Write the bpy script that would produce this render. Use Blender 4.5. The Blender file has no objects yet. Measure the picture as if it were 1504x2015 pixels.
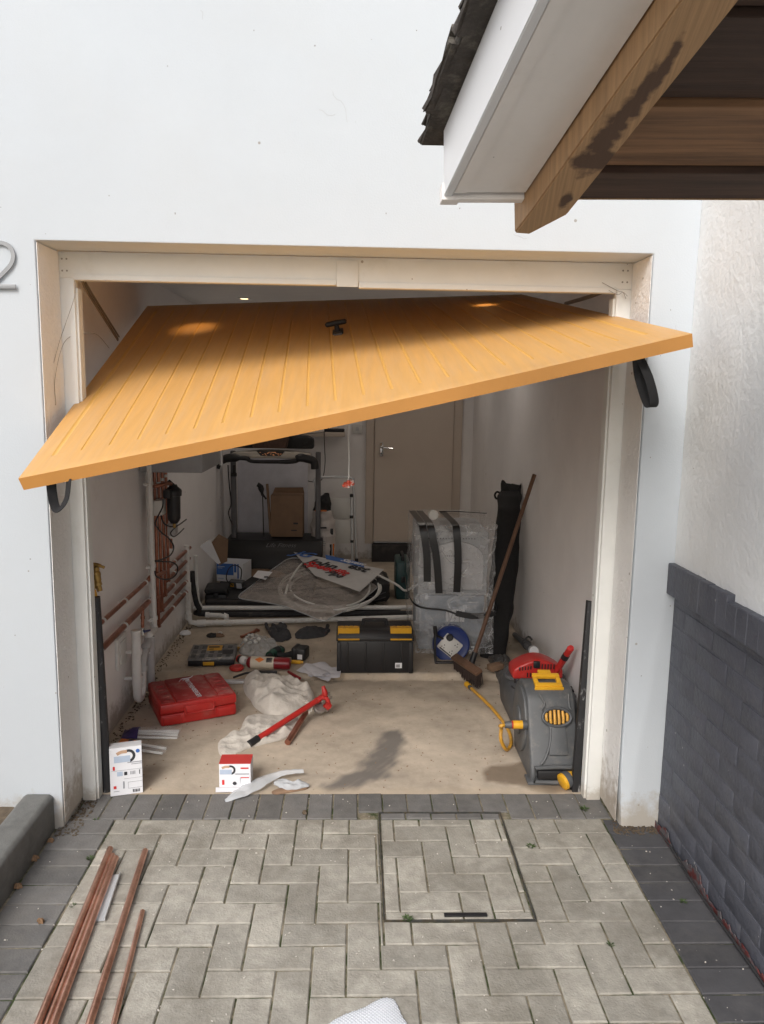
import bpy, bmesh, math, random
from mathutils import Vector, Matrix, noise
random.seed(7)
R_ = math.radians
S = bpy.context.scene
COL = S.collection
# ------------------------------------------------------------------ camera
CAM = Vector((0.0392, -2.8003, 1.6695)); YAW, PIT, ROL, FPX = 0.0327, 0.1533, 0.016, 1534.0
_f = Vector((math.sin(YAW)*math.cos(PIT), math.cos(YAW)*math.cos(PIT), -math.sin(PIT)))
_r0 = Vector((math.cos(YAW), -math.sin(YAW), 0)); _u0 = _r0.cross(_f)
_r = _r0*math.cos(ROL)+_u0*math.sin(ROL); _u = -_r0*math.sin(ROL)+_u0*math.cos(ROL)
cd = bpy.data.cameras.new('camera'); cam = bpy.data.objects.new('camera', cd); COL.objects.link(cam)
cam.matrix_world = Matrix(((_r.x, _u.x, -_f.x, CAM.x), (_r.y, _u.y, -_f.y, CAM.y), (_r.z, _u.z, -_f.z, CAM.z), (0, 0, 0, 1)))
cd.sensor_fit = 'VERTICAL'; cd.sensor_height = 24; cd.lens = FPX*24/2015; cd.clip_start = .02; cd.clip_end = 500
S.camera = cam
# ------------------------------------------------------------------ world, sun, exposure
w = bpy.data.worlds.new('World'); S.world = w; w.use_nodes = True
nt = w.node_tree; bg = nt.nodes['Background']; sky = nt.nodes.new('ShaderNodeTexSky')
SUN_EL, SUN_ROT = R_(42), R_(202)
sky.sky_type = 'NISHITA'; sky.sun_disc = False; sky.sun_elevation = SUN_EL; sky.sun_rotation = SUN_ROT
sky.dust_density = 4.0; sky.air_density = 1.0; sky.ozone_density = 1.0
hs = nt.nodes.new('ShaderNodeHueSaturation'); hs.inputs['Saturation'].default_value = .75
nt.links.new(sky.outputs[0], hs.inputs['Color']); nt.links.new(hs.outputs[0], bg.inputs[0]); bg.inputs[1].default_value = .15
sd = bpy.data.lights.new('sun', 'SUN'); sd.energy = 1.15; sd.angle = R_(22); sd.color = (1, .995, .98)
sun = bpy.data.objects.new('sun', sd); COL.objects.link(sun)
_d = Vector((math.sin(SUN_ROT)*math.cos(SUN_EL), math.cos(SUN_ROT)*math.cos(SUN_EL), math.sin(SUN_EL)))
sun.rotation_euler = _d.to_track_quat('Z', 'Y').to_euler()
S.view_settings.view_transform = 'Standard'; S.view_settings.look = 'None'
S.view_settings.exposure = 0.42; S.view_settings.gamma = 1
S.cycles.use_denoising = True; S.cycles.max_bounces = 10; S.cycles.diffuse_bounces = 6; S.cycles.transparent_max_bounces = 16

# ------------------------------------------------------------------ helpers
def at(px, py, ax, val):
    d = _f+_r*((px-752)/FPX)-_u*((py-1007.5)/FPX)
    return CAM+d*((val-CAM[ax])/d[ax])
def ax_(px, py, v): return at(px, py, 0, v)
def ay(px, py, v): return at(px, py, 1, v)
def az(px, py, v=0): return at(px, py, 2, v)
def nz(v, s=1, o=0): return noise.noise(Vector((v[0]*s+o, v[1]*s+o*1.7, v[2]*s-o)))
def V(*a): return Vector(a)
def frame(loc, rz=0, rx=0, ry=0): return Matrix.Translation(Vector(loc)) @ Matrix.Rotation(rz, 4, 'Z') @ Matrix.Rotation(rx, 4, 'X') @ Matrix.Rotation(ry, 4, 'Y')
def catmull(pts, n=6, closed=False):
    P = [Vector(p) for p in pts]; out = []; N = len(P)
    if N < 3: return P
    rng = range(N) if closed else range(N-1)
    for i in rng:
        if closed: a, b, c, d = P[i-1], P[i], P[(i+1) % N], P[(i+2) % N]
        else: a, b, c, d = P[max(i-1, 0)], P[i], P[i+1], P[min(i+2, N-1)]
        for k in range(n):
            t = k/n; out.append(.5*((2*b)+(c-a)*t+(2*a-5*b+4*c-d)*t*t+(3*b-a-3*c+d)*t**3))
    if not closed: out.append(P[-1])
    return out
class MB:
    def __init__(s, F=None): s.bm = bmesh.new(); s.F = F or Matrix()
    def _merge(s, t, M=None):
        if M is not None: t.transform(M)
        me = bpy.data.meshes.new('t'); t.to_mesh(me); t.free(); s.bm.from_mesh(me); bpy.data.meshes.remove(me); return s
    def box(s, c, d, rot=None, bev=0, seg=2, sub=0):
        t = bmesh.new(); bmesh.ops.create_cube(t, size=1)
        bmesh.ops.scale(t, vec=Vector(d), verts=t.verts)
        if bev: bmesh.ops.bevel(t, geom=t.edges[:], offset=bev, segments=seg, affect='EDGES', profile=.5)
        return s._merge(t, Matrix.Translation(Vector(c)) @ (rot or Matrix()))
    def bx(s, a, b, bev=0, seg=2):
        a = Vector(a); b = Vector(b); return s.box((a+b)/2, [abs(q) for q in (b-a)], bev=bev, seg=seg)
    def tube(s, pts, r, seg=10, closed=False, sm=0, flat=1.0):
        P = catmull(pts, sm, closed) if sm else [Vector(p) for p in pts]
        n = len(P); rr = r if isinstance(r, (list, tuple)) else [r]*n
        if len(rr) != n: rr = [rr[min(len(rr)-1, int(i*len(rr)/n))] for i in range(n)]
        t = bmesh.new(); T0 = (P[1]-P[0]).normalized(); a = V(0, 0, 1) if abs(T0.z) < .9 else V(1, 0, 0)
        N = (a-T0*a.dot(T0)).normalized(); rings = []
        for i in range(n):
            if closed: T = (P[(i+1) % n]-P[i-1])
            else: T = P[min(i+1, n-1)]-P[max(i-1, 0)]
            if T.length < 1e-9: T = T0.copy()
            T.normalize(); N = (N-T*N.dot(T)).normalized(); B = T.cross(N)
            rings.append([t.verts.new(P[i]+N*math.cos(2*math.pi*k/seg)*rr[i]+B*math.sin(2*math.pi*k/seg)*rr[i]*flat) for k in range(seg)])
        for i in range(n if closed else n-1):
            A, Bq = rings[i], rings[(i+1) % n]
            for k in range(seg): t.faces.new((A[k], A[(k+1) % seg], Bq[(k+1) % seg], Bq[k]))
        if not closed:
            t.faces.new(rings[0][::-1]); t.faces.new(rings[-1])
        return s._merge(t)
    def cyl(s, a, b, r, r2=None, seg=20): return s.tube([a, b], [r, r if r2 is None else r2], seg)
    def pipe(s, a, b, r, wall=.0015, seg=18):   # open ended tube with a bore
        a = Vector(a); b = Vector(b); d = (b-a).normalized(); ri = r-wall
        return s.tube([a+d*.02, a+d*.0005, a, b, b-d*.0005, b-d*.02], [ri, ri, r, r, ri, ri], seg)
    def lathe(s, prof, o, axis=(0, 0, 1), seg=28):
        q = Vector(axis).normalized().to_track_quat('Z', 'Y').to_matrix().to_4x4(); t = bmesh.new(); rings = []
        for (r, z) in prof: rings.append([t.verts.new((max(r, 1e-5)*math.cos(2*math.pi*k/seg), max(r, 1e-5)*math.sin(2*math.pi*k/seg), z)) for k in range(seg)])
        for A, B in zip(rings, rings[1:]):
            for k in range(seg): t.faces.new((A[k], A[(k+1) % seg], B[(k+1) % seg], B[k]))
        t.faces.new(rings[0][::-1]); t.faces.new(rings[-1])
        return s._merge(t, Matrix.Translation(Vector(o)) @ q)
    def prism(s, poly, o, A, B, th, bev=0, seg=2):   # polygon in plane (A,B), extruded th along AxB
        o = Vector(o); A = Vector(A); B = Vector(B); N = A.cross(B).normalized(); t = bmesh.new()
        v0 = [t.verts.new(o+A*a+B*b) for a, b in poly]; v1 = [t.verts.new(o+A*a+B*b+N*th) for a, b in poly]; n = len(poly)
        t.faces.new(v0[::-1]); t.faces.new(v1)
        for i in range(n): t.faces.new((v0[i], v0[(i+1) % n], v1[(i+1) % n], v1[i]))
        bmesh.ops.recalc_face_normals(t, faces=t.faces)
        if bev:
            es = [e for e in t.edges if e.calc_face_angle(0) > .6]
            bmesh.ops.bevel(t, geom=es, offset=bev, segments=seg, affect='EDGES', profile=.5)
        return s._merge(t)
    def grid(s, fn, nu, nv, th=0):      # fn(u,v)->Vector ; optional thickness
        t = bmesh.new(); G = [[t.verts.new(fn(i/nu, j/nv)) for i in range(nu+1)] for j in range(nv+1)]
        F = []
        for j in range(nv):
            for i in range(nu): F.append(t.faces.new((G[j][i], G[j][i+1], G[j+1][i+1], G[j+1][i])))
        if th:
            bmesh.ops.recalc_face_normals(t, faces=t.faces); bmesh.ops.solidify(t, geom=F, thickness=th)
        return s._merge(t)
    def blob(s, outline, h, z0=0, rings=10, n=64, amp=.3, fr=20, seed=0, power=.5, edge=.004, rag=0, fold=None):
        P = catmull([Vector((p[0], p[1], 0)) for p in outline], max(2, n//len(outline)), True); n = len(P)
        c = sum(P, Vector())/n; t = bmesh.new(); top = []
        for k in range(rings+1):
            q = k/rings; row = []
            for i in range(n):
                p = c+(P[i]-c)*q
                if rag: p += (P[i]-c).normalized()*nz(p, fr*1.3, seed+5)*rag*q
                hh = h*(max(0, 1-q**2.2)**power)
                rid = 1-abs(nz(p, fr, seed))*2.2; rid2 = nz(p, fr*2.3, seed+3)
                zz = z0+edge+hh*(1+amp*rid-amp*.5)+amp*h*.35*rid2*(1-q**4)
                if fold: 
                    for (fa, ff, fm) in fold: zz += fm*(.5+.5*math.sin((p.x*math.cos(fa)+p.y*math.sin(fa))*ff+3.2*nz(p, 5, seed+ff)))**2*min(1, (1-q)*4+.25)
                row.append(t.verts.new((p.x, p.y, max(z0+.001, zz))))
            top.append(row)
        for A, B in zip(top, top[1:]):
            for i in range(n): 
                try: t.faces.new((A[i], B[i], B[(i+1) % n], A[(i+1) % n]))
                except ValueError: pass
        bot = [t.verts.new((v.co.x, v.co.y, z0)) for v in top[-1]]
        for i in range(n): t.faces.new((top[-1][i], bot[i], bot[(i+1) % n], top[-1][(i+1) % n]))
        t.faces.new(bot[::-1]); bmesh.ops.remove_doubles(t, verts=t.verts, dist=1e-5); bmesh.ops.recalc_face_normals(t, faces=t.faces)
        return s._merge(t)
    def text(s, body, M, size=.1, th=.0006, align='CENTER', bold=0, sx=1.0, shear=0):
        c = bpy.data.curves.new('t', 'FONT'); c.body = body; c.size = size; c.align_x = align; c.align_y = 'CENTER'
        c.extrude = th/2; c.offset = bold; c.resolution_u = 3; c.shear = shear
        o = bpy.data.objects.new('t', c); COL.objects.link(o); bpy.context.view_layer.update()
        me = bpy.data.meshes.new_from_object(o.evaluated_get(bpy.context.evaluated_depsgraph_get()))
        t = bmesh.new(); t.from_mesh(me); bpy.data.objects.remove(o); bpy.data.curves.remove(c); bpy.data.meshes.remove(me)
        t.transform(Matrix.Diagonal((sx, 1, 1, 1))); return s._merge(t, M)
MW = {}
def setp(o, label=None, cat=None, group=None, kind=None):
    for k, v in (('label', label), ('category', cat), ('group', group), ('kind', kind)):
        if v: o[k] = v
    return o
def thing(name, label, cat, loc=(0, 0, 0), rz=0, group=None):
    o = bpy.data.objects.new(name, None); COL.objects.link(o); o.empty_display_size = .05
    o.location = loc; o.rotation_euler = (0, 0, rz); MW[o] = frame(loc, rz); return setp(o, label, cat, group)
def obj(name, mb, m, parent=None, label=None, cat=None, group=None, kind=None, ang=32, smooth=True):
    bm = mb.bm; bm.transform(mb.F)
    me = bpy.data.meshes.new(name)
    if parent: L = MW[parent]
    else:
        xs = [v.co for v in bm.verts]; lo = [min(v[i] for v in xs) for i in range(3)]; hi = [max(v[i] for v in xs) for i in range(3)]
        L = Matrix.Translation(((lo[0]+hi[0])/2, (lo[1]+hi[1])/2, lo[2]))
    bm.transform(L.inverted()); bm.to_mesh(me); bm.free()
    if smooth:
        me.polygons.foreach_set('use_smooth', [True]*len(me.polygons)); me.set_sharp_from_angle(angle=R_(ang))
    o = bpy.data.objects.new(name, me); COL.objects.link(o)
    for q in (m if isinstance(m, list) else [m]): me.materials.append(q)
    if parent: o.parent = parent; MW[o] = L
    else: o.location = L.translation; MW[o] = L
    return setp(o, label, cat, group, kind)
MW_sub = lambda o: o
def mat(name, col, rough=.6, metal=0, var=.12, vs=6, bump=0, bs=80, dirt=None, ds=5, dt=(.5, .7), alpha=1, sheen=0, spec=.5, stretch=None, rotz=0, island=0, coat=0, emis=None, trans=0, dd=1.0, bd=.002):
    m = bpy.data.materials.new(name); m.use_nodes = True; n = m.node_tree.nodes; l = m.node_tree.links; b = n['Principled BSDF']
    tc = n.new('ShaderNodeTexCoord'); vec = tc.outputs['Object']
    if rotz:
        m0 = n.new('ShaderNodeMapping'); m0.inputs['Rotation'].default_value = (0, 0, rotz); l.new(vec, m0.inputs[0]); vec = m0.outputs[0]
    if stretch:
        mp = n.new('ShaderNodeMapping'); mp.inputs['Scale'].default_value = stretch; l.new(vec, mp.inputs[0]); vec = mp.outputs[0]
    a = n.new('ShaderNodeTexNoise'); a.inputs['Scale'].default_value = vs; a.inputs['Detail'].default_value = 7; a.inputs['Roughness'].default_value = .65; l.new(vec, a.inputs['Vector'])
    mr = n.new('ShaderNodeMapRange'); mr.inputs[1].default_value = .3; mr.inputs[2].default_value = .7; mr.inputs[3].default_value = 1-var; mr.inputs[4].default_value = 1+var; l.new(a.outputs[0], mr.inputs[0])
    mul = n.new('ShaderNodeVectorMath'); mul.operation = 'SCALE'; mul.inputs[0].default_value = col; l.new(mr.outputs[0], mul.inputs['Scale']); out = mul.outputs[0]
    if island:
        g = n.new('ShaderNodeNewGeometry'); m2 = n.new('ShaderNodeMapRange'); m2.inputs[3].default_value = 1-island; m2.inputs[4].default_value = 1+island; l.new(g.outputs['Random Per Island'], m2.inputs[0])
        k = n.new('ShaderNodeVectorMath'); k.operation = 'SCALE'; l.new(out, k.inputs[0]); l.new(m2.outputs[0], k.inputs['Scale']); out = k.outputs[0]
    if dirt:
        e = n.new('ShaderNodeTexNoise'); e.inputs['Scale'].default_value = ds; e.inputs['Detail'].default_value = 9; e.inputs['Roughness'].default_value = .7; l.new(vec, e.inputs['Vector'])
        r2 = n.new('ShaderNodeMapRange'); r2.inputs[1].default_value = dt[0]; r2.inputs[2].default_value = dt[1]; r2.inputs[4].default_value = dd; l.new(e.outputs[0], r2.inputs[0])
        mx = n.new('ShaderNodeMix'); mx.data_type = 'RGBA'; l.new(r2.outputs[0], mx.inputs[0]); l.new(out, mx.inputs[6]); mx.inputs[7].default_value = (*dirt, 1); out = mx.outputs[2]
    l.new(out, b.inputs['Base Color'])
    b.inputs['Roughness'].default_value = rough; b.inputs['Metallic'].default_value = metal; b.inputs['Alpha'].default_value = alpha
    b.inputs['Specular IOR Level'].default_value = spec; b.inputs['Coat Weight'].default_value = coat; b.inputs['Sheen Weight'].default_value = sheen
    if trans: b.inputs['Transmission Weight'].default_value = trans
    if emis: b.inputs['Emission Color'].default_value = (*emis[0], 1); b.inputs['Emission Strength'].default_value = emis[1]
    if bump:
        c = n.new('ShaderNodeTexNoise'); c.inputs['Scale'].default_value = bs; c.inputs['Detail'].default_value = 4; l.new(vec, c.inputs['Vector'])
        bp = n.new('ShaderNodeBump'); bp.inputs['Strength'].default_value = bump; bp.inputs['Distance'].default_value = bd; l.new(c.outputs[0], bp.inputs['Height']); l.new(bp.outputs[0], b.inputs['Normal'])
    m['_c'] = 0; return m
def vein(m, col, thr=.02, sc=1.3, amt=1.0):   # thin wandering hairlines (cracks) mixed in
    return m
def specks(m, col, sc=9, size=.06, amt=.8):
    n = m.node_tree.nodes; l = m.node_tree.links; b = n['Principled BSDF']; src = b.inputs['Base Color'].links[0].from_socket
    tc = n.new('ShaderNodeTexCoord'); v = n.new('ShaderNodeTexVoronoi'); v.inputs['Scale'].default_value = sc; l.new(tc.outputs['Object'], v.inputs['Vector'])
    ns = n.new('ShaderNodeTexNoise'); ns.inputs['Scale'].default_value = sc*.35; l.new(tc.outputs['Object'], ns.inputs['Vector'])
    th = n.new('ShaderNodeMapRange'); th.inputs[1].default_value = .45; th.inputs[2].default_value = .75; th.inputs[3].default_value = 0; th.inputs[4].default_value = size*2; l.new(ns.outputs[0], th.inputs[0])
    lt = n.new('ShaderNodeMath'); lt.operation = 'LESS_THAN'; l.new(v.outputs['Distance'], lt.inputs[0]); l.new(th.outputs[0], lt.inputs[1])
    mu = n.new('ShaderNodeMath'); mu.operation = 'MULTIPLY'; mu.inputs[1].default_value = amt; l.new(lt.outputs[0], mu.inputs[0])
    mx = n.new('ShaderNodeMix'); mx.data_type = 'RGBA'; l.new(mu.outputs[0], mx.inputs[0]); l.new(src, mx.inputs[6]); mx.inputs[7].default_value = (*col, 1); l.new(mx.outputs[2], b.inputs['Base Color']); return m
def lowdirt(m, col, z1=.25, sc=14, amt=.8):    # splash-back dirt rising from the ground
    n = m.node_tree.nodes; l = m.node_tree.links; b = n['Principled BSDF']; src = b.inputs['Base Color'].links[0].from_socket
    g = n.new('ShaderNodeNewGeometry'); sp = n.new('ShaderNodeSeparateXYZ'); l.new(g.outputs['Position'], sp.inputs[0])
    r1 = n.new('ShaderNodeMapRange'); r1.inputs[1].default_value = z1; r1.inputs[2].default_value = 0.0; r1.inputs[3].default_value = 0; r1.inputs[4].default_value = .62; l.new(sp.outputs['Z'], r1.inputs[0])
    ns = n.new('ShaderNodeTexNoise'); ns.inputs['Scale'].default_value = sc; ns.inputs['Detail'].default_value = 9; ns.inputs['Roughness'].default_value = .75; l.new(g.outputs['Position'], ns.inputs['Vector'])
    ad = n.new('ShaderNodeMath'); l.new(r1.outputs[0], ad.inputs[0]); l.new(ns.outputs[0], ad.inputs[1])
    r2 = n.new('ShaderNodeMapRange'); r2.inputs[1].default_value = .72; r2.inputs[2].default_value = 1.0; r2.inputs[4].default_value = amt; l.new(ad.outputs[0], r2.inputs[0])
    mx = n.new('ShaderNodeMix'); mx.data_type = 'RGBA'; l.new(r2.outputs[0], mx.inputs[0]); l.new(src, mx.inputs[6]); mx.inputs[7].default_value = (*col, 1); l.new(mx.outputs[2], b.inputs['Base Color']); return m
# ------------------------------------------------------------------ materials
M = {}
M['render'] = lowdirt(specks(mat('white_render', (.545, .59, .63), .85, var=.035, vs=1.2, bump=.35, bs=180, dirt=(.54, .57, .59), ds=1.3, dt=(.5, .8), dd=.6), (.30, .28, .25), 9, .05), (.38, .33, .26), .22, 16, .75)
M['render_rough'] = lowdirt(specks(mat('rough_render', (.80, .795, .78), .9, var=.05, vs=5, bump=.9, bs=70, bd=.006), (.3, .27, .22), 14, .07), (.33, .27, .2), .35, 18, .8)
M['render_right'] = specks(mat('trowelled_render', (.77, .785, .78), .85, var=.03, vs=2, bump=.8, bs=45, bd=.005, dirt=(.64, .64, .60), ds=1.6, dt=(.5, .75), dd=.5), (.35, .33, .3), 11, .06)
M['inner'] = lowdirt(specks(mat('interior_paint', (.85, .835, .835), .8, var=.05, vs=2.5, bump=.3, bs=50, dirt=(.66, .63, .61), ds=2.4, dt=(.58, .8), dd=.5), (.2, .17, .15), 7, .05), (.28, .24, .2), .22, 12, .8)
M['ceiling'] = mat('ceiling_paint', (.78, .77, .76), .85, var=.03)
M['upvc'] = lowdirt(specks(mat('white_frame_paint', (.80, .81, .785), .45, var=.04, vs=5, dirt=(.6, .58, .5), ds=4, dt=(.6, .8), dd=.5), (.35, .3, .25), 16, .06), (.4, .34, .26), .1, 30, .6)
M['brick'] = specks(mat('dark_painted_brick', (.078, .083, .102), .5, var=.16, vs=7, bump=.9, bs=60, island=.06, dirt=(.13, .13, .135), ds=6, dt=(.55, .8), dd=.7, bd=.004), (.35, .34, .33), 13, .045)
M['redpaint'] = mat('old_red_paint', (.10, .018, .016), .7, var=.4, vs=30, bump=.8, dirt=(.085, .08, .085), ds=26, dt=(.44, .52))
M['door'] = mat('woodgrain_door_skin', (.56, .312, .10), .5, var=.08, vs=3.0, bump=.12, bs=60, stretch=(14, 1, 1), dirt=(.44, .31, .20), ds=2.6, dt=(.42, .68), dd=.3)
M['groove'] = mat('door_groove', (.62, .36, .10), .45, var=.05)  # paler than the skin: free of dust, with the grooves' highlight painted in
M['doorlip'] = specks(mat('door_edge_skin', (.56, .265, .07), .45, var=.06, vs=5, bump=.1), (.7, .6, .45), 22, .05, .7)
M['black'] = mat('black_plastic', (.014, .014, .016), .45, var=.2, vs=20)
M['rubber'] = mat('matt_black_rubber', (.022, .022, .024), .75, var=.3, vs=14, bump=.2, dirt=(.09, .085, .08), ds=12, dt=(.55, .75))
M['webbing'] = mat('black_webbing', (.012, .012, .013), .85, var=.2, vs=60, bump=.4, bs=500)
M['scuff'] = mat('scuffed_black', (.02, .02, .022), .6, var=.3, vs=10, dirt=(.4, .4, .4), ds=22, dt=(.58, .66), stretch=(1, 1, .35))
M['steel'] = mat('dull_steel', (.35, .33, .31), .45, .8, var=.15, vs=20)
M['brushed'] = mat('brushed_steel', (.42, .42, .42), .38, .85, var=.1, vs=30)
M['greymetal'] = mat('grey_metal', (.26, .27, .28), .5, .3)
M['chrome'] = mat('chrome', (.7, .7, .7), .15, 1, var=.05)
M['alu'] = mat('aluminium', (.66, .68, .70), .4, .45, var=.08, vs=30)
M['brass'] = mat('brass', (.40, .26, .09), .38, .9, var=.2, vs=60, bump=.2)
M['copper'] = mat('copper', (.44, .20, .14), .3, .9, var=.22, vs=9, dirt=(.22, .10, .07), ds=12, dt=(.48, .7))
M['copper_new'] = mat('copper_outdoor', (.80, .47, .35), .32, .95, var=.2, vs=7, dirt=(.40, .20, .14), ds=9, dt=(.45, .72))
M['pipewhite'] = mat('white_pipe', (.76, .76, .74), .4, var=.08, vs=12, dirt=(.45, .42, .37), ds=9, dt=(.55, .8))
M['pipegrey'] = mat('grey_waste_pipe', (.50, .50, .50), .4, var=.08)
M['concrete'] = None
M['paver'] = mat('grey_paver', (.345, .328, .285), .9, var=.2, vs=22, bump=.9, bs=150, island=.17, dirt=(.18, .165, .135), ds=3.5, dt=(.45, .72), bd=.003)
specks(M['paver'], (.52, .5, .45), 55, .07, .6)
M['paverdark'] = specks(mat('charcoal_paver', (.14, .137, .132), .85, var=.22, vs=14, bump=.7, bs=140, island=.16, dirt=(.17, .16, .145), ds=5, dt=(.46, .72), dd=.8, bd=.003), (.5, .48, .44), 40, .07, .7)
M['paverblue'] = specks(mat('blue_black_paver', (.062, .062, .067), .75, var=.2, vs=12, bump=.5, bs=120, island=.12, dirt=(.13, .125, .12), ds=4, dt=(.5, .8), dd=.8), (.4, .38, .35), 30, .07, .7)
M['joint'] = mat('joint_sand', (.23, .20, .145), .95, var=.4, vs=30, bump=.8, bs=300, dirt=(.04, .055, .016), ds=7, dt=(.46, .58))
M['soil'] = mat('soil', (.10, .075, .05), .95, var=.4, vs=30, bump=1, bs=80)
M['kerb'] = mat('kerb_concrete', (.155, .155, .145), .9, var=.15, vs=25, bump=.8, bs=200, dirt=(.08, .08, .075), ds=5, dt=(.5, .75))
M['asphalt'] = mat('far_ground', (.30, .29, .27), .9, var=.2, vs=5)
M['red'] = mat('red_plastic', (.44, .022, .018), .38, var=.08, vs=8, dirt=(.40, .16, .13), ds=7, dt=(.56, .8), dd=.55)
M['redlid'] = mat('dusty_red_plastic', (.32, .02, .02), .5, var=.15, vs=12, dirt=(.42, .24, .21), ds=13, dt=(.47, .72), dd=.75)
M['reddark'] = mat('dark_red_paint', (.20, .012, .018), .3, var=.1)
M['yellow'] = mat('yellow_plastic', (.68, .36, .02), .42, var=.08, vs=20, dirt=(.35, .22, .08), ds=16, dt=(.58, .8), dd=.6)
M['hose'] = mat('yellow_hose', (.60, .31, .035), .42, var=.15, vs=15, dirt=(.28, .16, .05), ds=14, dt=(.5, .75))
M['reelgrey'] = mat('grey_reel_plastic', (.085, .09, .095), .5, var=.1, vs=10, bump=.15, bs=200, dirt=(.22, .20, .175), ds=16, dt=(.52, .78), dd=.6)
M['greyplastic'] = mat('grey_plastic', (.07, .075, .082), .5, var=.12, vs=10, dirt=(.16, .15, .14), ds=10, dt=(.52, .8))
M['blue'] = mat('blue_plastic', (.018, .038, .17), .35, var=.1)
M['white'] = mat('white_card', (.74, .75, .78), .6, var=.03)
M['whiteplastic'] = mat('white_plastic', (.66, .66, .64), .4, var=.04)
M['cream'] = mat('cream_paint', (.58, .50, .43), .6, var=.04, vs=3)
M['card'] = mat('brown_cardboard', (.235, .15, .095), .85, var=.12, vs=10)
M['cardred'] = mat('red_card', (.50, .04, .035), .6, var=.1)
M['ink'] = mat('black_print', (.03, .03, .035), .6)
M['inkgrey'] = mat('grey_print', (.32, .33, .36), .6)
M['inkblue'] = mat('blue_print', (.045, .14, .42), .6)
M['inkpale'] = mat('pale_blue_print', (.42, .50, .62), .6)
M['inkred'] = mat('red_print', (.60, .03, .03), .6)
M['skin'] = mat('beige_print', (.50, .33, .22), .6)
M['orange'] = mat('orange_print', (.70, .19, .03), .5, var=.15, vs=30)
M['purple'] = mat('dark_purple_card', (.035, .02, .11), .4, var=.3, vs=30)
M['cloth'] = mat('dust_sheet_cotton', (.55, .515, .465), .95, var=.08, vs=20, bump=.8, bs=28, sheen=.2, dirt=(.46, .42, .37), ds=9, dt=(.5, .8), bd=.012)
M['paper'] = mat('paper', (.60, .60, .64), .8, var=.05, vs=14)
M['glove'] = mat('grey_knit_glove', (.05, .052, .058), .9, var=.2, vs=40, bump=.6, bs=300)
M['timber'] = mat('fresh_timber', (.41, .25, .125), .65, var=.22, vs=4, bump=.25, bs=20, stretch=(60, 1.0, 0), rotz=.149, dirt=(.30, .17, .085), ds=2.2, dt=(.5, .72), dd=.6)
M['board'] = mat('dark_roof_board', (.075, .042, .028), .7, var=.3, vs=2.5, bump=.3, bs=14, stretch=(1.1, 26, 0), island=.3, dirt=(.035, .02, .014), ds=.9, dt=(.46, .62), dd=.75)
M['boardlight'] = mat('brown_roof_board', (.26, .14, .07), .7, var=.3, vs=2.5, bump=.3, bs=14, stretch=(1.1, 26, 0), island=.2, dirt=(.07, .038, .024), ds=.9, dt=(.48, .64), dd=.75)
M['stain'] = mat('damp_stain', (.05, .026, .018), .7, var=.3, vs=30)
M['fascia'] = specks(mat('white_fascia', (.74, .75, .76), .35, var=.02, vs=3), (.2, .17, .15), 14, .09, .8)
M['soffit'] = specks(mat('white_soffit', (.84, .81, .78), .4, var=.05, vs=4, dirt=(.55, .48, .40), ds=5, dt=(.55, .8), dd=.5), (.14, .12, .1), 14, .11, .85)
M['tile'] = mat('weathered_roof_tile', (.06, .053, .047), .95, var=.4, vs=25, bump=1, bs=90, bd=.006, dirt=(.15, .14, .115), ds=18, dt=(.52, .7))
M['handlewood'] = mat('worn_broom_handle', (.13, .07, .042), .6, var=.25, vs=5, stretch=(6, 6, 1))
M['bristle'] = mat('dark_bristle', (.035, .022, .018), .9, var=.5, vs=160, bump=1, bs=250)
M['film'] = mat('clear_film', (.75, .77, .80), .08, var=.05, alpha=.17, bump=.6, bs=11, bd=.03, spec=1.0)
M['filmbag'] = mat('clear_pipe_bag', (.60, .55, .51), .16, var=.12, alpha=.42, bump=.5, bs=16, bd=.02)
def creases(m, base, amt, sc):
    n = m.node_tree.nodes; l = m.node_tree.links; b = n['Principled BSDF']; tc = n.new('ShaderNodeTexCoord'); tot = None
    for k, s_ in enumerate((sc, sc*2.3)):
        a = n.new('ShaderNodeTexNoise'); a.inputs['Scale'].default_value = s_; a.inputs['Detail'].default_value = 2; a.inputs['Distortion'].default_value = .8; l.new(tc.outputs['Object'], a.inputs['Vector'])
        d = n.new('ShaderNodeMath'); d.operation = 'SUBTRACT'; d.inputs[1].default_value = .5; l.new(a.outputs[0], d.inputs[0]); e = n.new('ShaderNodeMath'); e.operation = 'ABSOLUTE'; l.new(d.outputs[0], e.inputs[0])
        r = n.new('ShaderNodeMapRange'); r.inputs[1].default_value = 0; r.inputs[2].default_value = .03; r.inputs[3].default_value = amt; r.inputs[4].default_value = 0; l.new(e.outputs[0], r.inputs[0])
        if tot is None: tot = r.outputs[0]
        else:
            q = n.new('ShaderNodeMath'); q.operation = 'MAXIMUM'; l.new(tot, q.inputs[0]); l.new(r.outputs[0], q.inputs[1]); tot = q.outputs[0]
    ad = n.new('ShaderNodeMath'); ad.inputs[1].default_value = base; l.new(tot, ad.inputs[0]); l.new(ad.outputs[0], b.inputs['Alpha'])
creases(M['film'], .17, .20, 3.2); creases(M['filmbag'], .46, .10, 4)
M['filmthin'] = mat('thin_clear_film', (.75, .76, .78), .12, var=.05, alpha=.22, bump=.5, bs=40)
M['poly'] = mat('milky_polythene', (.60, .63, .66), .25, var=.06, alpha=.7, bump=.3, bs=40)
M['filmclump'] = mat('crumpled_film', (.66, .68, .68), .15, var=.1, alpha=.45)
M['bubble'] = mat('bubble_wrap', (.68, .71, .76), .22, var=.05, alpha=.9)
M['appliance'] = mat('appliance_panel', (.42, .44, .46), .35, var=.04)
M['applblue'] = mat('blue_grey_panel', (.22, .27, .33), .45, var=.1)
M['treadsilver'] = mat('silver_console', (.55, .51, .45), .4, .2)
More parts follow.
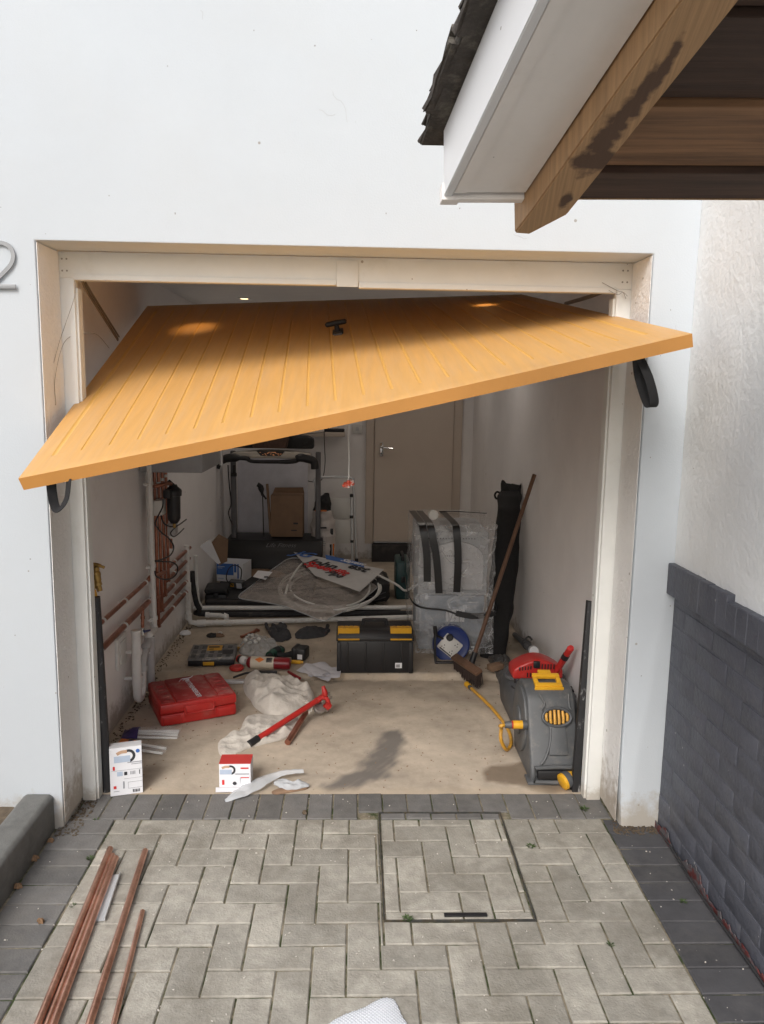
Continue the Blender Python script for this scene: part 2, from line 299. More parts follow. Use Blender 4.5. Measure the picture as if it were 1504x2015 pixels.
M['mat'] = mat('dark_mat', (.035, .034, .036), .8, var=.25, vs=9, dirt=(.10, .09, .08), ds=8, dt=(.52, .8))
M['teal'] = mat('teal_plastic', (.012, .055, .06), .45, var=.1)
M['logo'] = mat('dim_logo', (.16, .16, .17), .5)
M['leaf'] = mat('weed_leaf', (.045, .075, .02), .6, var=.4, vs=60, island=.3)
M['dryleaf'] = mat('dry_leaf', (.20, .12, .065), .8, var=.4, vs=60)
M['lamp'] = mat('lit_lamp', (.9, .8, .6), .5, emis=((1, .72, .38), 2.2))
M['toggle'] = mat('red_white_toggle', (.72, .10, .05), .4, dirt=(.8, .72, .68), ds=55, dt=(.5, .53))
M['slate'] = mat('clear_lid', (.20, .20, .20), .3, var=.4, vs=30, dirt=(.42, .40, .34), ds=18, dt=(.55, .62), alpha=.9)
M['green'] = mat('dark_green_plastic', (.01, .07, .045), .4)
M['brown'] = mat('brown_basket', (.09, .05, .035), .7, var=.4, vs=60)
M['cement'] = mat('paper_sack', (.58, .54, .52), .75, var=.12, vs=14, bump=.6, bs=25, bd=.01)

# concrete floor: stains follow marks that lie on the slab
def floor_mat():
    m = mat('dusty_concrete', (.50, .43, .345), .85, var=.2, vs=4.5, bump=.5, bs=90, dirt=(.25, .21, .165), ds=2.4, dt=(.44, .72), dd=.85)
    specks(m, (.08, .065, .05), 26, .08, .5); specks(m, (.55, .5, .43), 21, .06, .5)
    n = m.node_tree.nodes; l = m.node_tree.links; b = n['Principled BSDF']
    def mixin(attr, col, rough=None):
        src = b.inputs['Base Color'].links[0].from_socket; at_ = n.new('ShaderNodeAttribute'); at_.attribute_name = attr
        mx = n.new('ShaderNodeMix'); mx.data_type = 'RGBA'; l.new(at_.outputs['Fac'], mx.inputs[0]); l.new(src, mx.inputs[6]); mx.inputs[7].default_value = (*col, 1); l.new(mx.outputs[2], b.inputs['Base Color'])
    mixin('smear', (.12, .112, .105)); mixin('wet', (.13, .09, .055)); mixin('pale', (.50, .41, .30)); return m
M['concrete'] = floor_mat()
def stain_at(m, blobs, col, amt=.92):
    n = m.node_tree.nodes; l = m.node_tree.links; b = n['Principled BSDF']; g = n.new('ShaderNodeNewGeometry'); tot = None
    ns = n.new('ShaderNodeTexNoise'); ns.inputs['Scale'].default_value = 38; ns.inputs['Detail'].default_value = 6; l.new(g.outputs['Position'], ns.inputs['Vector'])
    for (c, s_) in blobs:
        v = n.new('ShaderNodeVectorMath'); v.operation = 'SUBTRACT'; l.new(g.outputs['Position'], v.inputs[0]); v.inputs[1].default_value = c
        k = n.new('ShaderNodeVectorMath'); k.operation = 'MULTIPLY'; l.new(v.outputs[0], k.inputs[0]); k.inputs[1].default_value = [1/q for q in s_]
        ln = n.new('ShaderNodeVectorMath'); ln.operation = 'LENGTH'; l.new(k.outputs[0], ln.inputs[0]); tot_ = ln.outputs['Value']
        if tot is None: tot = tot_
        else: q = n.new('ShaderNodeMath'); q.operation = 'MINIMUM'; l.new(tot, q.inputs[0]); l.new(tot_, q.inputs[1]); tot = q.outputs[0]
    q = n.new('ShaderNodeMath'); q.operation = 'MULTIPLY_ADD'; l.new(ns.outputs[0], q.inputs[0]); q.inputs[1].default_value = 1.7; l.new(tot, q.inputs[2])
    r = n.new('ShaderNodeMapRange'); r.inputs[1].default_value = 2.05; r.inputs[2].default_value = 1.55; r.inputs[3].default_value = 0; r.inputs[4].default_value = amt; l.new(q.outputs[0], r.inputs[0])
    src = b.inputs['Base Color'].links[0].from_socket; mx = n.new('ShaderNodeMix'); mx.data_type = 'RGBA'; l.new(r.outputs[0], mx.inputs[0]); l.new(src, mx.inputs[6]); mx.inputs[7].default_value = (*col, 1); l.new(mx.outputs[2], b.inputs['Base Color'])
#==BUILD==
# ================================================================== SETTING
mb = MB(); mb.grid(lambda a, b: V(-40+80*a, -60+60*b, -.03), 4, 4); obj('ground', mb, M['asphalt'], kind='structure')
mb = MB(); mb.grid(lambda a, b: V(-1.16+2.41*a, -3.9+4.16*b, -.006+.004*nz(V(a*24, b*40, 0), 1.3)), 60, 100); obj('driveway_joints', mb, M['joint'], kind='structure')
def paver(mb, x0, x1, y0, y1, g=.0021, ch=.003, z=0):
    if x1-x0 < .009 or y1-y0 < .009: return
    gx = g+random.random()*.0012; gy = g+random.random()*.0012
    x0 += gx; x1 -= gx; y0 += gy; y1 -= gy; z += random.uniform(-.0015, .0015); t = mb.bm
    tz = [random.uniform(-.0012, .0012) for _ in range(4)]
    P = [(x0, y0), (x1, y0), (x1, y1), (x0, y1)]; I = [(x0+ch, y0+ch), (x1-ch, y0+ch), (x1-ch, y1-ch), (x0+ch, y1-ch)]
    a = [t.verts.new((p[0], p[1], -.03)) for p in P]; b = [t.verts.new((p[0], p[1], z-ch+tz[i])) for i, p in enumerate(P)]; c = [t.verts.new((p[0], p[1], z+tz[i])) for i, p in enumerate(I)]
    t.faces.new(c)
    for i in range(4):
        j = (i+1) % 4; t.faces.new((a[i], a[j], b[j], b[i])); t.faces.new((b[i], b[j], c[j], c[i]))
U = .1015
MH = (.138, .632, -.545, .108)
def herring(mb, X0, X1, Y0, Y1, ox, oy, hole=None, **k):
    ni0, ni1 = int((X0-ox)/U)-3, int((X1-ox)/U)+3; nj0, nj1 = int((Y0-oy)/U)-3, int((Y1-oy)/U)+3
    for i in range(ni0, ni1):
        for j in range(nj0, nj1):
            q = (i-j) % 4
            if q == 0: r = [ox+i*U, ox+(i+2)*U, oy+j*U, oy+(j+1)*U]
            elif q == 3: r = [ox+i*U, ox+(i+1)*U, oy+j*U, oy+(j+2)*U]
            else: continue
            r = [max(r[0], X0), min(r[1], X1), max(r[2], Y0), min(r[3], Y1)]
            if r[1] <= r[0] or r[3] <= r[2]: continue
            if hole:
                a, b, c, d = hole
                if r[1] > a and r[0] < b and r[3] > c and r[2] < d:
                    if r[0] >= a and r[1] <= b and r[2] >= c and r[3] <= d: continue
                    if r[0] < a: paver(mb, r[0], a, r[2], r[3], **k)
                    if r[1] > b: paver(mb, b, r[1], r[2], r[3], **k)
                    lo, hi = max(r[0], a), min(r[1], b)
                    if r[2] < c: paver(mb, lo, hi, r[2], c, **k)
                    if r[3] > d: paver(mb, lo, hi, d, r[3], **k)
                    continue
            paver(mb, *r, **k)
mb = MB(); herring(mb, -.890, 1.027, -3.8, .058, -.281, -.753, hole=MH); obj('driveway', mb, M['paver'], kind='structure', smooth=False)
mb = MB()
x = -1.06
while x < 1.05:
    if x+U > MH[0] and x < MH[1]: paver(mb, x, x+U, MH[3]+.002, .258)
    else: paver(mb, x, x+U, .06, .258)
    x += U
y = .058
while y > -3.8:
    paver(mb, -1.094, -.892, y-U, y); y -= U
obj('charcoal_border', mb, M['paverdark'], kind='structure', smooth=False)
mb = MB(); y = .055
while y > -3.8:
    paver(mb, 1.029, 1.232, y-U, y); y -= U
obj('dark_border', mb, M['paverblue'], kind='structure', smooth=False)
# inspection cover with its own paver infill
t = thing('manhole_cover', 'square recessed inspection cover filled with grey pavers and rimmed with thin dark metal', 'manhole cover', ((MH[0]+MH[1])/2, (MH[2]+MH[3])/2, 0))
mb = MB(); a, b, c, d = MH
for q in (0,):
    mb.bx((a+.001+q, c+.001+q, -.03), (a+.005+q, d-.001-q, .003)); mb.bx((b-.005-q, c+.001+q, -.03), (b-.001-q, d-.001-q, .003))
    mb.bx((a+.0055+q, c+.001+q, -.03), (b-.0055-q, c+.005+q, .0025)); mb.bx((a+.0055+q, d-.005-q, -.03), (b-.0055-q, d-.001-q, .0025))
obj('frame', mb, mat('frame_metal', (.10, .10, .095), .55, .6, var=.3, vs=30, dirt=(.17, .13, .08), ds=20), t)
mb = MB(); herring(mb, a+.0075, b-.0075, c+.0075, .056, .155+U*.4, -.50, z=.0); obj('paver_infill', mb, M['paver'], t, smooth=False)
mb = MB(); xx = a+.0075
while xx < b-.03: paver(mb, xx, min(xx+U, b-.0075), .058, d-.0075); xx += U
obj('dark_infill', mb, M['paverdark'], t, smooth=False)
mb = MB(); mb.bx((.335, c+.018, .0), (.475, c+.034, .006), bev=.002); obj('lifting_slot_plug', mb, M['black'], t)
# kerb and bed at left
mb = MB(); mb.prism([(0, -.05), (0, .128), (.015, .14), (.10, .14), (.115, .128), (.115, -.05)], (-1.215, -.0, 0), (1, 0, 0), (0, 0, 1), 3.8, bev=.006)
obj('kerb', mb, M['kerb'], kind='structure')
mb = MB(); mb.grid(lambda a, b: V(-5+3.785*a, -4+4*b, .075+.03*nz(V(a*30, b*30, 0), 1)), 90, 60); obj('planting_bed', mb, M['soil'], kind='structure')
# floor slab of the garage
def segd(p, a, b):
    ap = (p[0]-a[0], p[1]-a[1]); ab = (b[0]-a[0], b[1]-a[1]); t_ = max(0, min(1, (ap[0]*ab[0]+ap[1]*ab[1])/(ab[0]**2+ab[1]**2+1e-9)))
    return math.hypot(ap[0]-ab[0]*t_, ap[1]-ab[1]*t_), t_
SM = [az(775, 1445), az(762, 1480), az(735, 1515), az(690, 1540), az(650, 1550)]; SMW = [.07, .10, .10, .075, .05]
WET = az(1070, 1545)
def fz(x, y):
    e = 1.555+.022*nz(V(x*9, 0, 0))+.012*nz(V(x*35, 3, 0)); s = max(0, min(1, (y-e)/.03)); s = s*s*(3-2*s)
    return .035*s+.0012*nz(V(x*7, y*7, 0))+(.004*nz(V(x*50, y*50, 0)) if 0 < s < 1 else 0), s
def floor():
    t = bmesh.new(); xs = [-1.15+i*.0125 for i in range(185)]; ys = [.25+i*.0125 for i in range(118)]+[1.725+i*.05 for i in range(61)]
    G = []; A = {'smear': [], 'wet': [], 'pale': []}
    for y in ys:
        row = []
        for x in xs:
            x = min(x, 1.15); z, s = fz(x, y); row.append(t.verts.new((x, y, z)))
            m = 0; v = V(x, y, 0)
            for i in range(len(SM)-1):
                d, q = segd((x, y), SM[i], SM[i+1]); wd = SMW[i]*(1-q)+SMW[i+1]*q
                k = 1-d/wd+.30*nz(v, 14)+.18*nz(V(x*40-y*20, y*12, 2)); m = max(m, max(0, min(1, k*1.6)))
            m *= .85+.28*nz(V(x*60-y*40, x*8+y*8, 0))
            m2 = max(0, .35-abs(y-.41-.02*nz(v, 9))*9)*(1 if abs(x-.03) < .25 else 0)+max(0, .42-math.hypot((x-.35)*3, (y-1.42)*9))*.9
            A['smear'].append(max(0, min(.85, m+m2*.6+max(0, nz(v, 3, 5)-.25)*.5)))
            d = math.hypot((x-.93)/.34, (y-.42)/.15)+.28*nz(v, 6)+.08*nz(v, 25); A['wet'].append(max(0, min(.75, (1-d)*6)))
            p = max(0, 1-(y-.25)/.06+.8*nz(v, 12))*.6
            if 0.02 < s < .98: p = .35+.9*nz(v, 7, 2)
            p += max(0, .5-abs(y-1.53)/.03)*(.3+.8*nz(v, 9, 4))
            A['pale'].append(max(0, min(1, p)))
        G.append(row)
    for j in range(len(ys)-1):
        for i in range(len(xs)-1): t.faces.new((G[j][i], G[j][i+1], G[j+1][i+1], G[j+1][i]))
    t.verts.index_update(); me = bpy.data.meshes.new('garage_floor'); t.to_mesh(me); t.free()
    for k, vals in A.items():
        a = me.attributes.new(k, 'FLOAT', 'POINT'); a.data.foreach_set('value', vals)
    me.polygons.foreach_set('use_smooth', [True]*len(me.polygons)); me.materials.append(M['concrete'])
    o = bpy.data.objects.new('garage_floor', me); COL.objects.link(o); o['kind'] = 'structure'
floor()

# ================================================================== GARAGE BUILDING
HW, HH = 1.068, 2.16
g = thing('garage_building', 'white rendered house front with the recessed opening of a single garage', 'house', (0, .1, 0))
mb = MB(); mb.prism([(-6, -.2), (-HW, -.2), (-HW, HH), (HW, HH), (HW+.004, .28), (HW+.012, .1), (HW+.018, .02), (HW+.026, -.2), (1.7, -.2), (1.7, 5.6), (-6, 5.6)], (0, .2, 0), (1, 0, 0), (0, 0, 1), .2, bev=.006)
obj('front_wall', mb, M['render'], g)
random.seed(41); crackm = mat('crack_line', (.38, .39, .40), .9)
def crack(px, py, n, step, ang):
    P_ = []
    for i in range(n):
        p = ay(px, py, -.0002); P_.append(p); ang += random.uniform(-.8, .8); px += step*math.cos(ang); py += step*math.sin(ang)
    m_ = MB(); m_.tube(P_, .00045, 5); obj('hairline_crack', m_, crackm, g)
for a_ in ((655, 180, 9, 9, 1.5), (660, 225, 7, 6, 2.6), (1010, 460, 6, 6, .3), (395, 20, 5, 5, 1.5), (1330, 640, 6, 6, 1.2)): crack(*a_)
mb = MB()
for (px, py) in ((500, 60), (330, 130), (620, 90), (90, 460), (215, 385), (560, 300), (760, 420), (905, 410), (60, 560), (1235, 520), (1320, 610), (1300, 700), (1280, 900), (60, 1100), (30, 1250), (1262, 1330), (1275, 1470), (1250, 1560), (345, 420), (820, 60), (700, 240)):
    p = ay(px, py, 0); s_ = random.uniform(.0012, .003); mb.box((p.x, -.0004, p.z), (s_*random.uniform(.6, 1.5), .001, s_*random.uniform(.8, 2.4)))
obj('chip_marks', mb, mat('chip_mark', (.22, .21, .2), .9), g, kind='stuff')
mb = MB()
mb.grid(lambda a, b: V(-HW+.003, .004+.194*a, .02+(HH-.025)*b), 4, 30, .002); obj('reveal', mb, M['render_rough'], g); mb = MB()
mb.grid(lambda a, b: V(HW-.003, .004+.194*a, .02+(HH-.025)*b), 4, 30, .002)
obj('reveal', mb, M['render_rough'], g)
mb = MB(); mb.bx((-1.35, .203, -.2), (-1.15, 4.95, 2.45)); obj('left_wall', mb, M['inner'], g)
mb = MB(); mb.bx((1.15, .203, -.2), (1.35, 4.95, 2.45)); obj('right_wall', mb, M['inner'], g)
mb = MB(); mb.bx((-1.15, 4.72, -.2), (1.15, 4.95, 2.45)); obj('back_wall', mb, M['inner'], g)
mb = MB(); mb.bx((-1.15, .203, 2.272), (1.15, 4.72, 2.45)); obj('ceiling', mb, M['ceiling'], g)
mb = MB(); mb.bx((-1.35, .203, 2.453), (1.35, 4.95, 2.6)); obj('roof_slab', mb, M['ceiling'], g)
mb = MB(); mb.bx((.19, 4.60, .03), (1.0, 4.72, .2)); obj('door_step', mb, M['mat'], g)
dr = MB(); dr.bx((.205, 4.66, .225), (.955, 4.70, 2.2)); dr = obj('interior_door', dr, M['cream'], g)
mb = MB(); mb.bx((.12, 4.675, .2), (.202, 4.718, 2.24), bev=.006); mb.bx((.958, 4.675, .2), (1.04, 4.718, 2.24), bev=.006); mb.bx((.2, 4.676, 2.203), (.96, 4.717, 2.24)); obj('door_frame', mb, M['cream'], dr)
mb = MB(); h = ay(755, 882, 4.655); mb.bx((h.x-.035, 4.652, h.z-.075), (h.x-.002, 4.66, h.z+.055), bev=.003); mb.tube([(h.x-.015, 4.65, h.z+.01), (h.x-.015, 4.615, h.z+.01), (h.x+.02, 4.61, h.z+.008), (h.x+.085, 4.613, h.z)], .008, sm=3)
mb.lathe([(.016, 0), (.016, .006), (.01, .01)], (h.x-.015, 4.652, h.z+.01), (0, -1, 0)); obj('handle', mb, M['chrome'], dr)
# door frame (white timber sub-frame)
t = thing('garage_door_frame', 'white painted garage door frame lining the opening', 'door frame', (0, .22, 0))
mb = MB(); mb.bx((-HW+.0005, .2, .0), (-1.012, .243, 2.064), bev=.002); mb.bx((-1.0118, .215, .0), (-1.004, .26, 2.03)); obj('post', mb, M['upvc'], t)
mb = MB(); mb.bx((1.009, .2, .0), (HW-.0005, .243, 2.064), bev=.002); mb.bx((1.0012, .215, 0), (1.0088, .26, 2.03)); obj('post', mb, M['upvc'], t)
mb = MB(); mb.bx((-HW+.0005, .2, 2.0645), (HW-.0005, .243, HH-.0005), bev=.002); obj('head', mb, M['upvc'], t)
mb = MB(); mb.bx((-1.010, .1965, 2.058), (-.047, .24, 2.078), bev=.001); mb.bx((.037, .1965, 2.05), (1.007, .24, 2.07), bev=.001); obj('drip_strip', mb, M['upvc'], t)
mb = MB(); mb.bx((-.045, .192, 2.052), (.035, .1985, 2.145), bev=.001); obj('cover_plate', mb, M['upvc'], t)
mb = MB()
for sx in (-1.052, -1.035, 1.028, 1.046):
    for sz in (2.09, 2.132): mb.lathe([(.0035, 0), (.003, .0012)], (sx, .1995, sz), (0, -1, 0), 10)
obj('screws', mb, M['steel'], t)
# ------------------------------------------------ neighbour wall
g2 = thing('neighbour_house', 'white trowelled wall over dark painted brick plinth right of the garage', 'house', (1.3, -1.8, 0))
mb = MB(); mb.grid(lambda a, b: V(1.222+.006*nz(V(0, a*9, b*12), 1)+.0025*nz(V(0, a*60, b*80), .5), -3.6+3.598*a, 1.03+4.5*b), 120, 150, -.012); obj('rendered_wall', mb, M['render_right'], g2)
mb = MB(); mb.bx((1.24, -3.6, -.2), (1.5, -.003, 5.6)); obj('core_wall', mb, M['render_right'], g2)
def brick(mb, y0, y1, z0, z1, xf=1.228):
    mb.box((xf+.012, (y0+y1)/2, (z0+z1)/2), (.024+random.uniform(-.004, .003), y1-y0-.003, z1-z0-.003), bev=.003, seg=2)
mb = MB(); mb.bx((1.2305, -3.6, -.05), (1.2395, -.003, .95))
z = .0; k = 0
while z < .93:
    y = -.004-(.11 if k % 2 else 0)
    if k % 2: brick(mb, -.104, -.004, z, min(z+.068, .945))
    while y > -3.4: brick(mb, y-.217, y-.0, z+random.uniform(-.001, .001), min(z+.069, .945)); y -= .2235
    z += .0755; k += 1
obj('brick_plinth', mb, M['brick'], g2)
mb = MB(); y = -.003
while y > -3.4:
    h = .066; dz = -.02 if y < -.46 else 0
    mb.box((1.215, y-h/2, 1.0+dz/2), (.036+random.uniform(-.003, .003), h+.0008, .12+dz+random.uniform(-.004, .004)), bev=.003, seg=1); y -= .067
obj('header_course', mb, M['brick'], g2)
random.seed(4); mb = MB(); pl = [(-.0, -.02)]; y = 0
while y > -2: pl.append((y, max(.002, .024+.11*nz(V(y*7, 1, 0))+.03*nz(V(y*40, 2, 0))+.012*random.random()))); y -= .012
pl.append((-2, -.02)); mb.prism([(-a, b) for a, b in pl][::-1], (1.2245, 0, 0), (0, -1, 0), (0, 0, 1), .0035); obj('red_paint_band', mb, M['redpaint'], g2)
mb = MB(); mb.grid(lambda a, b: V(1.229+.018*a, -3+2.995*b, .004+.006*nz(V(a*3, b*150, 0))), 3, 300); obj('gap_debris', mb, M['soil'], kind='structure')
mb = MB(); mb.tube([(1.222-.01*math.sin(i*.35), -.05-.1*i, .012+.003*math.sin(i*1.3)) for i in range(18)], .004, 8, sm=4); setp(obj('drain_cable', mb, M['rubber']), 'thin black cable lying along the foot of the dark brick wall', 'cable')
# ------------------------------------------------ porch canopy
g3 = thing('porch_canopy', 'porch roof corner with white fascia, slate tiles and timber rafter', 'porch roof', (.6, -1.6, 2.1))
cn = V(0, .287, .958)
def Q(a, b, c): return V(.216, -1.1, 2.079)+V(1, 0, .02)*a+V(.15, -1, .30)*b+cn*c
def slab(mb, a0, a1, b0, b1, c0, c1, bev=0, dc=0):
    t_ = bmesh.new(); v = [t_.verts.new(Q(a, b, c)) for a, b, c in ((a0, b0, c0), (a1, b0, c0), (a1, b1, c0+dc), (a0, b1, c0+dc), (a0, b0, c1), (a1, b0, c1), (a1, b1, c1+dc), (a0, b1, c1+dc))]
    for f_ in ((0, 3, 2, 1), (4, 5, 6, 7), (0, 1, 5, 4), (1, 2, 6, 5), (2, 3, 7, 6), (3, 0, 4, 7)): t_.faces.new([v[i] for i in f_])
    bmesh.ops.recalc_face_normals(t_, faces=t_.faces)
    if bev: bmesh.ops.bevel(t_, geom=t_.edges[:], offset=bev, segments=2, affect='EDGES')
    mb._merge(t_)
mb = MB(); slab(mb, 0, .018, -.012, 1.5, 0, .15, .002); obj('fascia', mb, M['fascia'], g3)
mb = MB(); slab(mb, .0185, .045, 0, 1.5, 0, .008, .001); slab(mb, .0455, .168, 0, 1.5, .003, .012); obj('soffit', mb, M['soffit'], g3)
mb = MB(); slab(mb, .0, .172, -.03, -.0125, -.004, .03, .002); slab(mb, -.003, .034, -.034, -.012, -.006, .032, .001); obj('end_trim', mb, M['soffit'], g3)
bl = []
for a, b in ((.172, 1.5), (.172, .02), (.169, -.07), (.204, -.075), (.252, .005), (.252, 1.5)): bl.append((a, b))
t_ = bmesh.new(); lo = [t_.verts.new(Q(a, b, -.05)) for a, b in bl]; hi = [t_.verts.new(Q(a, b, .03)) for a, b in bl]; t_.faces.new(lo); t_.faces.new(hi[::-1])
for i in range(6): t_.faces.new((lo[i], hi[i], hi[(i+1) % 6], lo[(i+1) % 6]))
bmesh.ops.recalc_face_normals(t_, faces=t_.faces); bmesh.ops.bevel(t_, geom=t_.edges[:], offset=.003, segments=2, affect='EDGES')
mb = MB(); mb._merge(t_); bo = obj('rafter', mb, M['timber'], g3)
stain_at(M['timber'], [(Q(.222, .19, -.05), (.036, .045, .05)), (Q(.21, .25, -.05), (.024, .07, .06)), (Q(.216, .30, -.05), (.016, .08, .06)), (Q(.218, .36, -.05), (.013, .08, .06)), (Q(.220, .42, -.05), (.010, .07, .05)), (Q(.225, .06, -.05), (.012, .03, .03))], (.07, .035, .022))
random.seed(12); mb = MB(); mb2 = MB(); b = -.02; i = 0
while b < 1.5:
    wd = .098; slab(mb2 if i in (1, 2) else mb, .2525, min(1.003-.15*b, 1.003), b, b+wd-.006, .002+(.012 if i % 2 else 0), .022, .0012); b += wd; i += 1
obj('roof_boards', mb, M['board'], g3); obj('roof_boards', mb2, M['boardlight'], g3, label='two paler brown roof boards')
mb = MB(); slab(mb, .2525, 1.0, -.022, -.0205, .0, .05); obj('front_lip', mb, M['timber'], g3)
mb = MB(); b = -.07; i = 0
while b < 1.5:
    for kx in range(4):
        a0 = -.04+kx*.26-(.012 if i % 2 else 0); slab(mb, a0, a0+.257, b, b+.19, .152+.0, .172, .004, dc=-.0)
        slab(mb, a0+.004, a0+.25, b+.03, b+.2, .1725, .186, .004)
    b += .105; i += 1
bmesh.ops.subdivide_edges(mb.bm, edges=mb.bm.edges[:], cuts=3, use_grid_fill=True)
for v in mb.bm.verts: v.co += V(nz(v.co, 45), nz(v.co, 45, 3), nz(v.co, 45, 6))*.008+V(nz(v.co, 130), nz(v.co, 130, 3), nz(v.co, 130, 6))*.004
obj('roof_tiles', mb, M['tile'], g3)
# ================================================================== UP-AND-OVER DOOR
FL, FR, BR, BL = V(-1.0, -.39, 1.39), V(1.05, -.41, 1.86), V(.95, 1.67, 2.22), V(-1.11, 1.59, 2.11)
def dpt(u, v, c=0):
    p = FL*(1-u)*(1-v)+FR*u*(1-v)+BR*u*v+BL*(1-u)*v
    du = (FR-FL)*(1-v)+(BR-BL)*v; dv = (BL-FL)*(1-u)+(BR-FR)*u; n = du.cross(dv).normalized()
    return p+n*(c-.010*math.sin(math.pi*u)*(1-v)**2)
gd = thing('garage_door', 'orange woodgrain up-and-over garage door hanging open crookedly, left corner low', 'garage door', (0, .4, 1.8))
GR = [.034+.0440*i for i in range(22)]
def groove(u, v):
    lo, hi = .062, .935
    if v < lo or v > hi: return 0
    k = min(1, (v-lo)/.006, (hi-v)/.006); best = 0
    for i, gc in enumerate(GR):
        hw = .0042 if i in (0, 21) else .0026
        d = abs(u-gc)/hw
        if d < 1: best = max(best, 1-d**3)
    return -.0042*best*k
us = sorted(set([0, .003, .997, 1]+[round(gc+o, 5) for gc in GR for o in (-.0044, -.0034, -.0026, -.0018, 0, .0018, .0026, .0034, .0044)]+[round(gc+.022, 4) for gc in GR[:-1]]+[.012, .02, .985]))
vs_ = sorted(set([0, .003, .02, .05, .062, .064, .066, .069]+[.07+.0865*i for i in range(11)]+[.929, .932, .935, .97, .997, 1]))
t_ = bmesh.new(); G = [[t_.verts.new(dpt(u, v, groove(u, v)-(.002 if u in (0, 1) or v in (0, 1) else 0))) for u in us] for v in vs_]
for j in range(len(vs_)-1):
    for i in range(len(us)-1): t_.faces.new((G[j][i], G[j][i+1], G[j+1][i+1], G[j+1][i]))
for f_ in t_.faces:
    cu = f_.calc_center_median(); f_.material_index = 0
fi = 0
t_.faces.ensure_lookup_table()
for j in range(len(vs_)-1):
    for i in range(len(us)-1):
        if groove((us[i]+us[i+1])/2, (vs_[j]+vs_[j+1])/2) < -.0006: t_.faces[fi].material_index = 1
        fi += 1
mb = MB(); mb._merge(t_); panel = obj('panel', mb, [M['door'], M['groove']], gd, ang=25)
def edgebar(mb, a, b, u0, v0, n=24, dep=.043, top=.0022):   # return lip of the skin along an edge
    t_ = bmesh.new(); rows = []
    for i in range(n+1):
        s = i/n; u = a[0]+(b[0]-a[0])*s; v = a[1]+(b[1]-a[1])*s
        ui, vi = u+u0, v+v0; rows.append([t_.verts.new(dpt(*q)) for q in ((u, v, -top), (u, v, -dep), (ui, vi, -dep), (ui, vi, -top-.0023))])
    for A, B in zip(rows, rows[1:]):
        for k in range(4): t_.faces.new((A[k], A[(k+1) % 4], B[(k+1) % 4], B[k]))
    t_.faces.new(rows[0]); t_.faces.new(rows[-1][::-1]); bmesh.ops.recalc_face_normals(t_, faces=t_.faces); mb._merge(t_)
mb = MB(); edgebar(mb, (0, 0), (1, 0), 0, .012); edgebar(mb, (0, .0122), (0, 1), .012, 0); edgebar(mb, (1, .0122), (1, 1), -.012, 0); edgebar(mb, (.0122, 1), (.9878, 1), 0, -.012)
obj('edge_lip', mb, M['doorlip'], gd)
mb = MB()
for v in (.03, .35, .65, .97): edgebar(mb, (.013, v), (.987, v), 0, .012, dep=.035, top=.008)
for u in (.03, .5, .97): edgebar(mb, (u, .045), (u, .345), .012, 0, dep=.03, top=.008); edgebar(mb, (u, .365), (u, .645), .012, 0, dep=.03, top=.008); edgebar(mb, (u, .665), (u, .965), .012, 0, dep=.03, top=.008)
obj('rear_bracing', mb, M['steel'], gd)
# T handle
u, v = .491, .56; o = dpt(u, v, .0); du = (FR-FL).normalized(); n = du.cross((BL-FL).normalized()).normalized(); dv = n.cross(du)
u2_ = V(1, .02, 0); du = (u2_-n*u2_.dot(n)).normalized(); dv = n.cross(du)
Fh = Matrix(((du.x, dv.x, n.x, o.x), (du.y, dv.y, n.y, o.y), (du.z, dv.z, n.z, o.z), (0, 0, 0, 1)))
Fh = Fh @ Matrix.Scale(.82, 4)
mb = MB(Fh); mb.box((.0, .0, .006), (.058, .085, .012), bev=.004); mb.tube([(0, 0, .01), (0, .0, .045)], [.015, .012], 14); mb.tube([(-.058, 0, .052), (-.05, 0, .054), (0, 0, .056), (.05, 0, .054), (.058, 0, .052)], [.008, .014, .015, .014, .008], 12)
obj('handle', mb, M['black'], gd)
mb = MB(Fh); mb.box((0, -.045, .008), (.045, .04, .014), bev=.004); obj('lock_cylinder', mb, M['greyplastic'], gd)
def strap(pts, wid, W_):
    P = catmull(pts, 8); t_ = bmesh.new(); rows = []
    for i, p in enumerate(P):
        T = (P[min(i+1, len(P)-1)]-P[max(i-1, 0)]).normalized(); s = i/(len(P)-1); wv = (W_(s)-T*W_(s).dot(T)).normalized()*wid/2; nn = T.cross(wv).normalized()*.0012
        rows.append([t_.verts.new(q) for q in (p-wv-nn, p+wv-nn, p+wv+nn, p-wv+nn)])
    for A, B in zip(rows, rows[1:]):
        for k in range(4): t_.faces.new((A[k], A[(k+1) % 4], B[(k+1) % 4], B[k]))
    t_.faces.new(rows[0]); t_.faces.new(rows[-1][::-1]); bmesh.ops.recalc_face_normals(t_, faces=t_.faces); m = MB(); m._merge(t_); return m
yy = -.37
L_ = [ay(101, 944, yy), ay(99, 965, yy), ay(103, 990, yy), ay(112, 1002, yy), ay(124, 996, yy), ay(135, 978, yy), ay(137, 942, yy)]
obj('pull_strap', strap([p+V(0, .015*math.sin(i), 0) for i, p in enumerate(L_)], .03, lambda s: V(.9*math.cos(3*s), .5+.5*s, .35).normalized()), M['webbing'], gd, label='black webbing loop under the low left corner')
L_ = [ay(1254, 706, yy), ay(1262, 740, yy), ay(1272, 780, yy), ay(1277, 800, yy), ay(1283, 790, yy), ay(1276, 745, yy), ay(1264, 706, yy)]
obj('pull_strap', strap([p+V(0, .02*math.sin(i*1.2), 0) for i, p in enumerate(L_)], .034, lambda s: V(1, .35, .1).normalized()), M['webbing'], gd, label='long black webbing loop under the high right corner')
mb = MB(); P = [ax_(161, 550, -1.04), ax_(166, 562, -1.04), ax_(176, 580, -1.045), ax_(232, 668, -1.05)]
